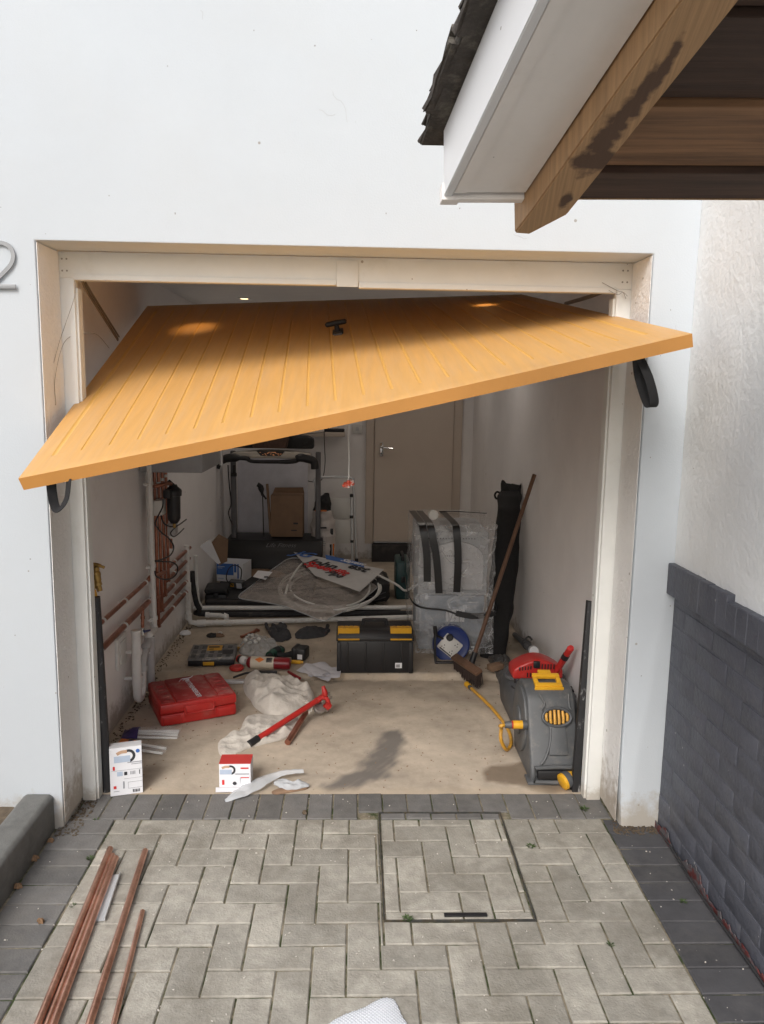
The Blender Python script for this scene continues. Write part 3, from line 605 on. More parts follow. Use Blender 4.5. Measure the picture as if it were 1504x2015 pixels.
mb.tube(P, .009, 8, flat=.5); mb.tube([p+V(.006, 0, .012) for p in P[1:]], .004, 6); obj('lifting_arm', mb, M['steel'], gd)
mb = MB(); P = [ax_(1212, 572, 1.02), ax_(1195, 571, 1.02), ax_(1160, 584, 1.01), ax_(1112, 598, 1.0)]
mb.tube(P, .009, 8, flat=.5); obj('lifting_arm', mb, M['steel'], gd)
mb = MB(); mb.tube([ay(1205, 606, .27), ay(1211, 612, .27), ay(1203, 618, .27), ay(1210, 628, .27)], .005, 8, sm=4); obj('arm_hook', mb, M['black'], gd)
mb = MB(); mb.tube([ay(147, 552, .195), ay(148, 580, .19), ay(130, 635, .17), ay(115, 680, .12), ay(101, 740, .1), ay(104, 785, .1), ay(110, 795, .1), ay(108, 750, .1), ay(120, 690, .12), ay(135, 665, .19), ay(160, 657, .25), ay(190, 658, .3), ay(215, 685, .45)], .0012, 6, sm=8)
setp(obj('loose_wire', mb, M['steel']), 'thin loose wire looping down beside the left door post', 'wire')
mb = MB(); mb.tube([ay(1185, 556, .19), ay(1215, 572, .185), ay(1226, 575, .18), ay(1232, 588, .18)], .0012, 6, sm=4); mb.tube([ay(1198, 571, .19), ay(1216, 580, .18), ay(1226, 575, .178), ay(1235, 583, .175)], .001, 6, sm=4)
setp(obj('wire_scrap', mb, M['steel']), 'tangled scrap of wire at the top right corner of the door frame', 'wire')
# pull cord with toggle
t = thing('pull_cord', 'white pull cord with red and white toggle hanging below the orange door', 'pull cord', ay(686, 836, .1))
zt = dpt(.47, .24, -.04); top = ay(686, 830, .1)
mb = MB(); mb.tube([V(top.x, .1, 1.72), ay(686, 850, .1), ay(687, 900, .1), ay(686, 945, .1)], .003, 8, sm=4); obj('cord', mb, M['whiteplastic'], t)
c0, c1 = ay(674, 956, .1), ay(697, 949, .1)
mb = MB(); mb.tube([c0, c0*.8+c1*.2, c0*.5+c1*.5, c0*.2+c1*.8, c1], [.008, .012, .008, .012, .008], 12, sm=3); mb.box((c0+c1)/2, (.012, .012, .03), bev=.003); obj('toggle', mb, M['toggle'], t)
# house number
t_M = Matrix(((1, 0, 0, -1.178), (0, 0, -1, -.006), (0, 1, 0, 2.072), (0, 0, 0, 1)))
mb = MB(); o2 = ay(14, 500, 0); pts = [ay(-22, 497, -.006), ay(-14, 483, -.006), ay(3, 478, -.006), ay(20, 486, -.006), ay(27, 503, -.006), ay(22, 521, -.006), ay(5, 540, -.006), ay(-16, 560, -.006)]
P = catmull(pts, 8); t_ = bmesh.new(); rows = []
for i, p in enumerate(P):
    T = (P[min(i+1, len(P)-1)]-P[max(i-1, 0)]).normalized(); nn = T.cross(V(0, 1, 0)).normalized()*.0065
    rows.append([t_.verts.new(q) for q in (p-nn, p+nn, p+nn+V(0, -.005, 0), p-nn+V(0, -.005, 0))])
for A, B in zip(rows, rows[1:]):
    for k in range(4): t_.faces.new((A[k], A[(k+1) % 4], B[(k+1) % 4], B[k]))
t_.faces.new(rows[0]); t_.faces.new(rows[-1][::-1]); bmesh.ops.recalc_face_normals(t_, faces=t_.faces); mb._merge(t_)
a = ay(-18, 558, -.006); b = ay(33, 569, -.006); mb.bx((a.x, -.0135, b.z), (b.x, -.0075, a.z-.002), bev=.0008)
setp(obj('house_number', mb, M['greymetal']), 'brushed metal number two fixed to the white wall', 'house number')
# downlights
def downlight(x, y, e, lab):
    t = thing('downlight', lab, 'ceiling light', (x, y, 2.272), group='ceiling downlights')
    mb = MB(); mb.lathe([(.045, -.0005), (.045, -.004), (.034, -.006), (.027, -.0055)], (x, y, 2.272)); obj('bezel', mb, M['whiteplastic'], t)
    mb = MB(); mb.lathe([(.026, -.006), (.026, -.0065)], (x, y, 2.272)); obj('lamp', mb, M['lamp'], t)
    l = bpy.data.lights.new('downlight_lamp', 'SPOT'); l.energy = e; l.spot_size = R_(54 if y < 2 else 168); l.spot_blend = 1; l.shadow_soft_size = .03; l.color = (1, .60, .26) if y < 2 else (1, .90, .80)
    o = bpy.data.objects.new('downlight_lamp', l); COL.objects.link(o); o.parent = t; o.location = (0, 0, -.012)
downlight(-.75, 1.1, 2.2, 'lit downlight in the ceiling above the left half of the orange door')
downlight(.66, 1.15, 1.5, 'lit downlight in the ceiling above the right half of the orange door')
downlight(-.727, 2.587, 7.5, 'lit downlight seen in the ceiling beyond the far edge of the orange door')
downlight(.68, 2.6, 7.5, 'lit downlight farther back over the wrapped appliance')
downlight(-.72, 4.0, 5.5, 'unseen fill light added over the treadmill, built as a downlight')  # back row of two: unseen lamps added to brighten the dark rear
downlight(.68, 4.0, 5.5, 'unseen fill light added over the interior door, built as a downlight')

# ================================================================== LEFT WALL SERVICES
t = thing('wall_boiler', 'grey heating unit on the left wall just under the open door', 'boiler', (-.97, 1.9, 1.2))
mb = MB(); mb.bx((-1.145, 1.45, 1.215), (-.80, 2.02, 1.85), bev=.01); obj('casing', mb, mat('boiler_casing', (.30, .31, .33), .4), t)
mb = MB(); mb.bx((-1.14, 2.0205, 1.215), (-.802, 2.10, 1.85), bev=.006); obj('side_panel', mb, M['greyplastic'], t)
mb = MB(); mb.bx((-.806, 1.998, 1.205), (-.79, 2.035, 1.85), bev=.003); obj('trim_strip', mb, M['alu'], t)
cp = thing('copper_pipework', 'run of copper pipes clipped to the left garage wall', 'pipes', (-1.12, 1.6, .3))
XW = -1.115
def clip(p, r, d=V(-1, 0, 0), ax=V(0, 1, 0)):
    mb = MB(); mb.tube([p-ax*.008, p+ax*.008], [r+.004]*2, 14); mb.tube([p, p+d*.03], .006, 8); obj('pipe_clip', mb, M['pipewhite'], cp)
def cpipe(pts, r=.0115, sm=0): mb = MB(); mb.tube(pts, r, 14, sm=sm); return obj('pipe', mb, M['copper'], cp)
cpipe([V(XW, .26, .613), V(XW, 1.45, .613), V(XW+.01, 1.47, .63)], .0115)
cpipe([V(XW, .26, .491), V(XW, 1.48, .491)], .015)
for y in (.68, 1.02, 1.40): clip(V(XW, y, .613), .0115)
for y in (.62, 1.0, 1.46): clip(V(XW, y, .491), .015)
for i in range(5):
    y = 1.58+.085*i; zb = [.30, .37, .44, .51, .58][i]
    if i < 4: cpipe([V(XW+.02, y, 1.22), V(XW+.02, y, zb+.03), V(XW+.018, y+.012, zb+.008), V(XW+.015, y+.04, zb)], .0095)
    cpipe([V(XW, y+.03, zb), V(XW, 2.42+.03*i, zb)], .0125)
    if i % 2 == 0 or i == 3:
        mb = MB(); mb.tube([V(XW+.02, y, .86-.04*i), V(XW+.02, y, .92-.04*i)], .0098, 14); obj('coupling', mb, M['copper'], cp)
    for yy in (2.0, 2.35): clip(V(XW, yy+.02*i, zb), .0125)
    if i < 4: clip(V(XW+.02, y, 1.12+.012*i), .008, ax=V(0, 0, 1))
cpipe([V(XW, 1.50, .62), V(XW+.03, 1.55, .62), V(XW+.03, 1.72, .60)], .0115); cpipe([V(XW, 1.50, .491), V(XW+.02, 1.6, .485), V(XW+.02, 1.64, .40)], .0115)
cpipe([ax_(303, 958, -1.06), ax_(322, 953, -1.02), ax_(336, 952, -1.0), ax_(340, 962, -1.0)], .011, sm=4)
# isolating valve
t = thing('isolating_valve', 'short copper drop with blue lever valve off the lower pipe', 'valve', ax_(281, 1225, -1.1))
mb = MB(); mb.tube([ax_(281, 1198, -1.105), ax_(281, 1235, -1.105)], .009, 12); mb.tube([ax_(281, 1212, -1.105), ax_(281, 1218, -1.105)], .012, 12); obj('copper_tail', mb, M['copper'], t)
mb = MB(); mb.tube([ax_(281, 1236, -1.105), ax_(281, 1250, -1.105)], .012, 12); obj('valve_body', mb, M['chrome'], t)
mb = MB(); mb.tube([ax_(284, 1243, -1.09), ax_(296, 1240, -1.08)], [.007, .005], 8, flat=.5); obj('lever', mb, M['blue'], t)
# white waste pipe down the wall
t = thing('white_waste_pipe', 'white plastic pipe running down the left wall beside the copper pipes', 'waste pipe', ax_(304, 1236, -1.09))
P = [ax_(293.6, 915, -1.09), ax_(304, 1228, -1.09), ax_(304, 1240, -1.085), ax_(294, 1250, -1.08), ax_(294, 1285, -1.08)]
mb = MB(); mb.tube([P[0], P[1], P[2], P[3], P[4]], .0145, 16); obj('pipe', mb, M['pipewhite'], t)
mb = MB(); mb.tube([P[2]+V(0, .004, .018), P[2], (P[2]+P[3])/2, P[3], P[3]-V(0, 0, .018)], .019, 16, sm=3); obj('elbow', mb, M['pipewhite'], t)
for py in (952, 1113, 1216):
    c_ = ax_(294+(py-915)*.033, py, -1.09); mb = MB(); mb.tube([c_-V(0, 0, .01), c_+V(0, 0, .01)], .019, 16); mb.box(c_+V(-.012, -.03, 0), (.02, .05, .014), bev=.003); obj('bracket', mb, M['pipewhite'], t)
mb = MB(); mb.tube([ax_(288, 915, -1.12), ax_(298, 1235, -1.12)], .008, 10); obj('thin_pipe', mb, M['pipewhite'], t)
# waste trap
t = thing('waste_trap', 'white plastic standpipe with u-shaped trap low on the left wall', 'waste trap', ax_(270, 1375, -1.08))
a, b = ax_(268, 1240, -1.08), ax_(270, 1355, -1.08)
mb = MB(); mb.tube([a, a-V(0, 0, .012), a-V(0, 0, .0125), b+V(0, 0, .02)], [.026, .026, .0235, .0235], 20); mb.lathe([(.026, 0), (.026, .03)], a+V(0, 0, -.13)); obj('standpipe', mb, M['pipewhite'], t)
c1 = ax_(283, 1372, -1.08); d1 = ax_(288, 1330, -1.09); e1 = ax_(298, 1300, -1.09)
mb = MB(); mb.tube([b+V(0, 0, .04), b, V(b.x, b.y+.015, b.z-.055), V(b.x, b.y+.055, b.z-.065), V(b.x, b.y+.09, b.z-.03), V(b.x, b.y+.095, b.z+.03), V(b.x, b.y+.10, b.z+.06)], .0225, 18, sm=5); obj('u_bend', mb, M['pipewhite'], t)
q = V(b.x, b.y+.10, b.z+.06); mb = MB(); mb.tube([q, q+V(0, .02, .05), q+V(0, .09, .10), q+V(0, .15, .115)], .021, 18, sm=5); mb.tube([q+V(0, 0, -.005), q+V(0, .008, .025)], .027, 18); mb.tube([q+V(0, .07, .088), q+V(0, .095, .102)], .027, 18); obj('swept_bend', mb, M['pipegrey'], t)
q2 = q+V(0, .16, 0); mb = MB(); mb.tube([V(q2.x, q2.y, .03), V(q2.x, q2.y, .33)], .024, 18); mb.tube([V(q2.x, q2.y, .27), V(q2.x, q2.y, .335)], .029, 18); obj('drain_pipe', mb, M['pipegrey'], t)
for z_ in (.19, .33):
    mb = MB(); mb.lathe([(.027, 0), (.027, .014)], V(b.x, a.y, z_)); mb.box((-1.12, a.y-.02, z_+.007), (.04, .02, .014), bev=.002); obj('bracket', mb, M['pipewhite'], t)
# socket plate
t = thing('blank_socket', 'white double socket plate on the left wall behind the post', 'socket', (-1.145, 1.02, .35))
mb = MB(); mb.box((-1.142, 1.02, .355), (.016, .15, .16), bev=.004); obj('back_box', mb, M['pipewhite'], t)
mb = MB(); mb.box((-1.131, 1.02, .355), (.006, .10, .11), bev=.002); obj('face_plate', mb, M['whiteplastic'], t)
# filter
t = thing('magnetic_filter', 'black cylindrical heating filter beside the copper pipes', 'filter', (-1.0, 1.6, .93))
zc = 1.0; fc = ax_(342, 990, -.99)
mb = MB(); mb.lathe([(.018, -.115), (.03, -.10), (.036, -.085), (.038, .04), (.045, .042), (.047, .07), (.043, .078), (.024, .095), (.02, .105)], fc); obj('canister', mb, M['black'], t)
mb = MB(); mb.box(fc+V(-.02, -.055, .06), (.04, .05, .05), bev=.008); mb.tube([fc+V(0, 0, .1), fc+V(-.02, -.02, .125)], .012, 12); obj('inlet', mb, M['black'], t)
mb = MB(); mb.tube([fc+V(0, 0, -.11), fc+V(0, 0, -.14)], .009, 10); obj('drain_nipple', mb, M['brass'], t)
mb = MB(); c_ = ax_(314, 998, -1.06); mb.box(c_, (.05, .10, .085), bev=.005); setp(obj('junction_box', mb, M['whiteplastic']), 'small pale junction box left of the black filter', 'junction box')
mb = MB(); c_ = ax_(340, 1040, -1.04); mb.box(c_, (.04, .10, .075), bev=.005); setp(obj('junction_box', mb, M['pipegrey']), 'small grey junction box below the black filter', 'junction box')
mb = MB(); xx = -1.0; P = [ax_(*p, xx) for p in ((321, 982), (320, 998), (309, 1020), (306, 1032), (318, 1048), (333, 1060), (342, 1076), (336, 1092), (318, 1101), (306, 1104), (322, 1105), (338, 1106), (349, 1114), (348, 1128), (338, 1138), (322, 1140), (308, 1134), (305, 1124))]
mb.tube(P, .0042, 8, sm=5); P = [ax_(*p, xx) for p in ((317, 1015), (323, 1030), (336, 1036), (350, 1034), (367, 1022))]; mb.tube(P, .004, 8, sm=5)
mb.tube([ax_(*p, xx) for p in ((350, 1034), (340, 1043), (336, 1050), (342, 1056), (352, 1050), (362, 1040))], .0035, 8, sm=5)
setp(obj('black_cable', mb, M['black']), 'loose black cable curling in loops below the filter on the left wall', 'cable')
# brass tap on the left post, with black lagged pipe
t = thing('brass_tap', 'brass garden tap fixed inside the left door post', 'tap', ay(188, 1140, .33))
tp = lambda x, y, d=.33: ay(x, y, d)
mb = MB(); mb.tube([tp(177, 1148), tp(184, 1135), tp(189, 1128), tp(191, 1140), tp(195, 1152)], [.013, .017, .018, .017, .014], 14, sm=5); mb.tube([tp(191, 1150), tp(196, 1152)], .019, 8); mb.tube([tp(194, 1152), tp(197, 1163)], [.012, .011], 12); mb.tube([tp(178, 1150), tp(183, 1150)], .012, 6); obj('body', mb, M['brass'], t)
mb = MB(); mb.tube([tp(189, 1128), tp(190, 1115)], [.014, .010], 12); mb.tube([tp(190, 1121), tp(191, 1118)], .012, 6); obj('spindle', mb, M['brass'], t)
mb = MB(); mb.tube([tp(181, 1113), tp(186, 1111), tp(193, 1112), tp(206, 1117)], [.010, .008, .008, .006], 10, sm=4); obj('tap_lever', mb, M['brass'], t)
t = thing('lagged_pipe', 'black foam covered pipe standing inside the left door post', 'pipe', (-1.0, .27, 0))
mb = MB(); mb.tube([V(-.992, .28, .0), V(-1.0, .28, .45), V(-1.009, .28, .835)], .0195, 16, sm=3); obj('foam_sleeve', mb, M['scuff'], t)
mb = MB(); mb.tube([V(-1.012, .285, .835), V(-1.018, .29, .86)], .011, 12); obj('orange_connector', mb, M['hose'], t)
mb = MB(); mb.tube([V(-1.018, .29, .86), V(-1.02, .30, .9)], .007, 10); obj('brass_stub', mb, M['brass'], t)
mb = MB(); mb.prism([(0, 0), (.034, 0), (.034, .83), (.006, .835)], (.966, .292, .0), (1, 0, 0), (0, 0, 1), .03, bev=.003)
for v in mb.bm.verts: v.co.x += .014*(v.co.z/.83)-.0
setp(obj('rubber_strip', mb, M['scuff']), 'scuffed black strip standing against the right door post', 'strip')
# ================================================================== BACK OF THE GARAGE
ZF = .035
mb = MB()
t = thing('treadmill', 'black treadmill with silver console against the back wall', 'treadmill', (-.7, 3.5, ZF))
mb.bx((-1.08, 2.86, ZF), (-.30, 4.0, ZF+.075), bev=.015); obj('deck', mb, M['mat'], t)
mb = MB(); mb.bx((-1.0, 2.90, ZF+.0755), (-.38, 3.85, ZF+.08)); obj('running_belt', mb, M['rubber'], t)
mb = MB(); mb.prism([(3.80, ZF+.05), (3.84, .28), (3.92, .37), (4.25, .38), (4.3, .3), (4.3, ZF)], (-1.10, 0, 0), (0, 1, 0), (0, 0, 1), .84, bev=.012); hood = obj('motor_hood', mb, M['black'], t)
fm = lambda x, y, z, rx: Matrix.Translation((x, y, z)) @ Matrix.Rotation(rx, 4, 'X')
mb = MB(); mb.text('Life Fitness', fm(-.62, 3.878, .333, R_(49)), .058, shear=.4, bold=-.0002); obj('logo', mb, M['logo'], hood)
for x in (-1.085, -.345):
    mb = MB(); mb.prism([(-.03, 0), (.03, 0), (.02, .84), (-.02, .84)], (x+.02, 4.02, .30), (0, 1, 0), (0, 0, 1), .045, bev=.008)
    obj('upright', mb, mat('upright_grey', (.13, .13, .14), .45) if x < -1 else bpy.data.materials['upright_grey'], t)
yc = 3.95; cl, cr = ay(458, 890, yc), ay(612, 890, yc)
mb = MB(); o = []
for i in range(13):
    s = i/12; o.append((cl.x+(cr.x-cl.x)*s, cl.z+.025*math.sin(math.pi*s)))
pl = o+[(x_, z_-.055-.01*math.sin(math.pi*k/12)) for k, (x_, z_) in reversed(list(enumerate(o)))]
mb.prism(pl, (0, yc+.09, 0), (1, 0, 0), (0, 0, 1), .18, bev=.012); con = obj('console', mb, M['treadsilver'], t)
mb = MB(); cc = (cl+cr)/2; mb.prism([(-.12, .03), (.12, .03), (.085, -.012), (-.085, -.012)], (cc.x, yc-.0915, cc.z-.012), (1, 0, 0), (0, 0, 1), .003); obj('display', mb, M['black'], con)
mb = MB(); random.seed(3)
for i in range(26): mb.box((cc.x+random.uniform(-.09, .09), yc-.0955, cc.z+random.uniform(-.02, .01)), (.009, .001, .004))
obj('display_digits', mb, mat('lit_digits', (.4, .25, .15), .5, emis=((.9, .35, .15), .25)), con)
mb = MB(); P = [(427, 918), (434, 905), (452, 898), (485, 899), (500, 905), (576, 905), (590, 898), (604, 900), (618, 905), (620, 920)]
mb.tube([ay(x, y+3, yc-.12) for x, y in P], [.026]*12+[.034]*6+[.036]*10+[.02]*10+[.016]*14+[.02]*10+[.036]*10+[.034]*30, 12, sm=5); obj('handlebar', mb, M['black'], t)
mb = MB(); mb.prism([(-.36, 0), (.36, 0), (.36, .09), (.3, .115), (-.3, .115), (-.36, .09)], (cc.x+.0, yc+.14, cc.z+.03), (1, 0, 0), (0, 0, 1), .12, bev=.02); obj('console_back', mb, M['rubber'], t)
mb = MB(); mb.tube([ay(449, 915, yc), ay(451, 950, yc), ay(455, 990, yc), ay(450, 1010, yc), ay(457, 1032, yc)], .005, 8, sm=5); mb.tube([ay(461, 915, yc), ay(461, 930, yc)], .012); mb.tube([ay(455, 934, yc), ay(466, 934, yc)], .016); obj('power_lead', mb, M['black'], t)
c_ = ay(533, 868, yc); mb = MB(); mb.prism([(-.14, 0), (.14, 0), (.17, .16), (-.17, .16)], (c_.x, yc+.12, cc.z+.04), (1, 0, 0), (0, 0, 1), .22, bev=.01); setp(obj('basket', mb, M['brown']), 'brown woven basket sitting on top of the treadmill console', 'basket')
a, b = ay(470, 1050, 4.45), ay(602, 905, 4.45)
mb = MB(); mb.bx((a.x, 4.42, .06), (b.x+.02, 4.45, b.z+.05), bev=.004); setp(obj('white_board', mb, mat('white_board', (.60, .60, .66), .5)), 'tall white board leaning behind the treadmill', 'board')
a, b = ay(536, 1055, 4.12), ay(598, 972, 4.12)
t = thing('cardboard_box', 'closed brown cardboard box standing on the treadmill hood', 'box', ((a.x+b.x)/2, 4.15, .385))
mb = MB(); mb.bx((a.x, 4.0, .386), (b.x, 4.2, b.z), bev=.004); obj('carton', mb, M['card'], t)
mb = MB(); mb.prism([(0, 0), (b.x-a.x, 0), (b.x-a.x-.01, .05), (.02, .045)], (a.x, 4.196, b.z+.0005), (1, 0, 0), (0, 0, 1), .004); obj('flap', mb, M['card'], t)
mb = MB(); mb.bx((a.x+.2, 3.9985, .5), (a.x+.24, 3.9995, .515)); mb.bx((a.x+.18, 3.9985, .44), (a.x+.23, 3.9995, .45)); obj('print', mb, M['ink'], t)
mb = MB(); mb.tube([ay(533, 1050, 4.0), ay(526, 952, 4.05)], .012, 6); setp(obj('wooden_batten', mb, M['card']), 'thin wooden batten leaning left of the brown carton', 'batten')
mb = MB(); mb.tube([ay(507, 953, 3.98), ay(513, 958, 3.98), ay(517, 975, 3.98)], [.02, .025, .012], 8, sm=3); mb.tube([ay(517, 972, 3.98), ay(524, 982, 3.99)], .008, 8)
mb.tube([ay(517, 972, 3.98), V(-.78, 4.0, .385)], .005, 6); setp(obj('clamp', mb, M['rubber']), 'small dark clamp upright in front of the white board', 'clamp')
# shelf with router
t = thing('wall_shelf', 'small white shelf on the back wall above the step ladder', 'shelf', (-.2, 4.6, 1.2))
a, b = ay(560, 858, 4.55), ay(679, 850, 4.55)
mb = MB(); mb.bx((a.x, 4.53, b.z-.045), (b.x, 4.718, b.z-.003), bev=.003); obj('shelf_board', mb, M['cream'], t)
mb = MB(); c_ = ay(658, 853, 4.55); mb.box((c_.x, 4.6, b.z+.013), (.19, .12, .03), bev=.01); setp(obj('router', mb, M['black']), 'flat black router lying on the small white shelf', 'router')
mb = MB(); yb = 4.52; P = [(638, 849), (639, 880), (640, 910), (636, 938), (626, 948), (605, 946), (590, 937), (578, 925), (571, 907)]
mb.tube([ay(x, y, yb) for x, y in P], .004, 7, sm=5); mb.tube([ay(652, 850, 4.5), ay(646, 843, 4.5), ay(640, 850, 4.5), ay(600, 854, 4.52), ay(585, 857, 4.52)], .003, 7, sm=4)
setp(obj('router_cable', mb, M['black']), 'black cable drooping from the shelf towards the treadmill', 'cable')
t = thing('fused_switch', 'white switch plate on the back wall left of the door', 'switch', ay(703, 844, 4.71))
c_ = ay(703, 844, 4.71); mb = MB(); mb.box(c_, (.088, .016, .088), bev=.004); obj('plate', mb, M['whiteplastic'], t); mb = MB(); mb.box(c_+V(0, -.009, 0), (.03, .006, .035), bev=.002); obj('rocker', mb, M['pipegrey'], t)
# step ladder
t = thing('step_ladder', 'folded aluminium step ladder leaning on the back wall', 'step ladder', (-.2, 4.55, ZF))
yl = 4.5; A = [ay(x, y, yl) for x, y in ((622, 1095), (622, 960), (618, 950), (622, 941), (636, 939), (684, 939), (694, 944), (696, 955), (702, 1100))]
mb = MB(); mb.tube(A, .013, 10, sm=3); obj('front_frame', mb, M['alu'], t)
mb = MB(); mb.tube([ay(692, 970, yl-.03), ay(693, 1050, yl-.05), ay(694, 1105, yl-.06)], .012, 10); mb.tube([ay(625, 970, yl-.03), ay(624, 1100, yl-.05)], .012, 10); obj('rear_frame', mb, M['alu'], t)
for y0, y1 in ((980, 1020), (1022, 1068)):
    a, b = ay(648, y1, yl-.02), ay(690, y0, yl-.02); mb = MB(); mb.bx((a.x-.1, yl-.05, a.z), (b.x, yl-.035, b.z), bev=.003); obj('step', mb, M['whiteplastic'], t)
for x, y in ((692, 975), (692, 1017), (693, 1065), (694, 1104), (702, 1102)):
    mb = MB(); mb.box(ay(x, y, yl-.05), (.032, .03, .028), bev=.004); obj('joint_cap', mb, M['black'], t)
# cement bag
t = thing('plaster_sack', 'half-used paper plaster sack with black top beside the ladder', 'sack', (-.2, 4.2, ZF))
def sack(ys, rows, yd=4.15, dep=.09, seed=0, top=None):
    mb = MB(); 
    def fn(u, v):
        k = v*(len(rows)-1); i = min(int(k), len(rows)-2); f_ = k-i; y = rows[i][0]*(1-f_)+rows[i+1][0]*f_; x0 = rows[i][1]*(1-f_)+rows[i+1][1]*f_; x1 = rows[i][2]*(1-f_)+rows[i+1][2]*f_
        th = 2*math.pi*u; a, b = ay(x0, y, yd), ay(x1, y, yd); c = (a+b)/2; hw = (b.x-a.x)/2
        p = V(c.x+hw*math.cos(th), yd+dep*math.sin(th)*(1 if hw > .05 else hw/.05), c.z); return p+V(nz(p, 14, seed), nz(p, 14, seed+4), 0)*.018+V(nz(p, 35, seed), nz(p, 35, seed+4), 0)*.006
    mb.grid(fn, 40, 44); return mb
rows = [(1098, 612, 660), (1060, 611, 661), (1020, 613, 657), (1003, 616, 653), (985, 624, 649), (972, 640, 645)]
obj('paper_bag', sack(0, rows[:4]), M['cement'], t); obj('rolled_black_top', sack(0, [(1003.5, 616, 653), (985, 622, 650), (971, 638, 646)]), M['rubber'], t)
yb = 4.05
def label(x0, y0, x1, y1, m, nm='print', d=yb, th=.002, par=None):
    a, b = ay(x0, y1, d), ay(x1, y0, d); mb = MB(); mb.bx((a.x, d-th, a.z), (b.x, d, b.z)); return obj(nm, mb, m, par or t)
label(620, 1003.5, 643, 1006.5, M['orange']); label(622, 1037, 643, 1040, M['ink']); label(650, 1040, 656, 1052, M['ink'], d=4.08); label(624, 1065, 640, 1066, M['inkgrey']); label(624, 1069, 642, 1070, M['inkgrey']); label(624, 1073, 640, 1074, M['inkgrey']); label(655, 1070, 658, 1093, M['orange'], d=4.09); label(649, 1071, 653, 1093, M['ink'], d=4.08)
c_ = az(628, 1102, ZF); t = thing('paint_tub', 'small open tub on the floor in front of the plaster sack', 'tub', c_)
mb = MB(); mb.lathe([(.075, 0), (.08, .085), (.087, .09), (.087, .10), (.08, .10), (.078, .02)], c_); obj('tub', mb, M['pipegrey'], t); mb = MB(); mb.lathe([(.078, .07), (.077, .072)], c_); obj('filler', mb, M['cloth'], t)
# rubber mat area behind floor pipes
mb = MB(); mb.bx((-1.13, 2.76, ZF), (.37, 2.855, ZF+.05), bev=.004); mb.bx((-.295, 2.8552, ZF+.001), (.18, 3.5, ZF+.03), bev=.004); setp(obj('rubber_mat', mb, M['mat']), 'dark rubber mat on the floor behind the white pipes', 'mat')
# floor pipes
t = thing('floor_pipes', 'two white pipes with fittings crossing the floor from the left wall', 'pipes', (-.4, 2.6, ZF))
mb = MB(); a = V(-1.10, 2.47, .062); mb.tube([V(-1.11, 2.42, .62), V(-1.11, 2.43, .12), V(-1.10, 2.44, .075), V(-1.06, 2.46, .062), V(.45, 2.64, .062)], .018, 14); obj('lower_pipe', mb, M['pipewhite'], t)
mb = MB(); mb.tube([V(-1.08, 2.56, .52), V(-1.08, 2.57, .25), V(-1.06, 2.6, .14), V(-.98, 2.67, .112), V(.45, 2.72, .112)], .016, 14, sm=4); obj('upper_pipe', mb, M['pipewhite'], t)
mb = MB(); mb.tube([V(-1.095, 2.5, .42), V(-1.09, 2.51, .3), V(-1.06, 2.55, .14), V(-.95, 2.61, .082), V(.45, 2.69, .078)], .019, 12, sm=4); obj('black_lagging', mb, M['rubber'], t)
for (p, q_) in ((V(-1.11, 2.43, .14), V(-1.11, 2.43, .10)), (V(-1.06, 2.46, .062), V(-1.0, 2.467, .062)), (V(-1.11, 2.42, .30), V(-1.11, 2.42, .36))):
    mb = MB(); mb.tube([p, q_], .024, 14); obj('coupling', mb, M['pipewhite'], t)
P = [ax_(0, 0, 0)]*0
mb = MB(); yq = 2.55; mb.tube([ay(407, 1210, yq), ay(434, 1211, yq), ay(445, 1213, yq), ay(446, 1232, yq-.02)], .016, 12); mb.tube([ay(405, 1210, yq), ay(412, 1210, yq)], .02, 12); mb.tube([ay(440, 1211, yq), ay(446, 1213, yq), ay(446, 1218, yq)], .02, 12); mb.tube([ay(440, 1234, yq-.04), ay(456, 1235, yq-.04)], .022, 12); obj('tee_branch', mb, M['pipewhite'], t)
for x in (427, 712):
    mb = MB(); c_ = ay(x, 1232, 2.52 if x < 500 else 2.62); mb.box(c_, (.018, .035, .09), bev=.003); obj('bracket', mb, M['pipewhite'], t)
# open carton with flaps, meter and small black case on the mat
t = thing('open_box', 'open blue and white box with a raised white flap by the left wall', 'box', az(455, 1148, .12))
Fb = frame(az(427, 1143, .115), R_(-12)); s = .31
mb = MB(Fb); mb.bx((0, 0, 0), (.225, .2, .003)); mb.bx((0, 0, .0032), (.225, .003, .15)); mb.bx((0, .197, .0032), (.225, .2, .15)); mb.bx((0, .0032, .0032), (.003, .1968, .15)); mb.bx((.222, .0032, .0032), (.225, .1968, .15)); obj('tray', mb, M['white'], t)
mb = MB(Fb); mb.bx((.0, -.002, .055), (.145, -.0005, .15)); mb.bx((.15, -.002, .08), (.17, -.0005, .15)); mb.bx((.178, -.002, .03), (.19, -.0005, .15)); obj('blue_panel', mb, M['inkblue'], t)
mb = MB(Fb); mb.bx((.01, -.003, .12), (.07, -.0022, .126)); mb.bx((.01, -.003, .108), (.05, -.0022, .113)); mb.bx((.01, -.003, .02), (.06, -.0022, .028)); obj('print', mb, M['inkpale'], t)
mb = MB(); yk = 2.95; mb.prism([(0, 0), (.02, .01), (-.055, .19), (-.115, .15), (-.13, .13)], ay(432, 1110, yk)+V(-.01, 0, 0), (1, 0, 0), (0, 0, 1), .004); obj('flap', mb, M['white'], t)
mb = MB(); mb.prism([(.0, 0), (.06, .03), (.07, .2), (.0, .24), (-.06, .17)], ay(432, 1112, yk+.05), (1, 0, 0), (0, 0, 1), .004); obj('flap', mb, M['card'], t, label='brown inner side of the raised flap')
t = thing('small_black_case', 'small black plastic case at the left edge of the mat', 'case', az(424, 1195, ZF))
Fb = frame(az(424, 1196, ZF)+V(0, .09, 0), R_(4)); mb = MB(Fb); mb.box((0, 0, .065), (.17, .2, .08), bev=.02); obj('base', mb, M['black'], t)
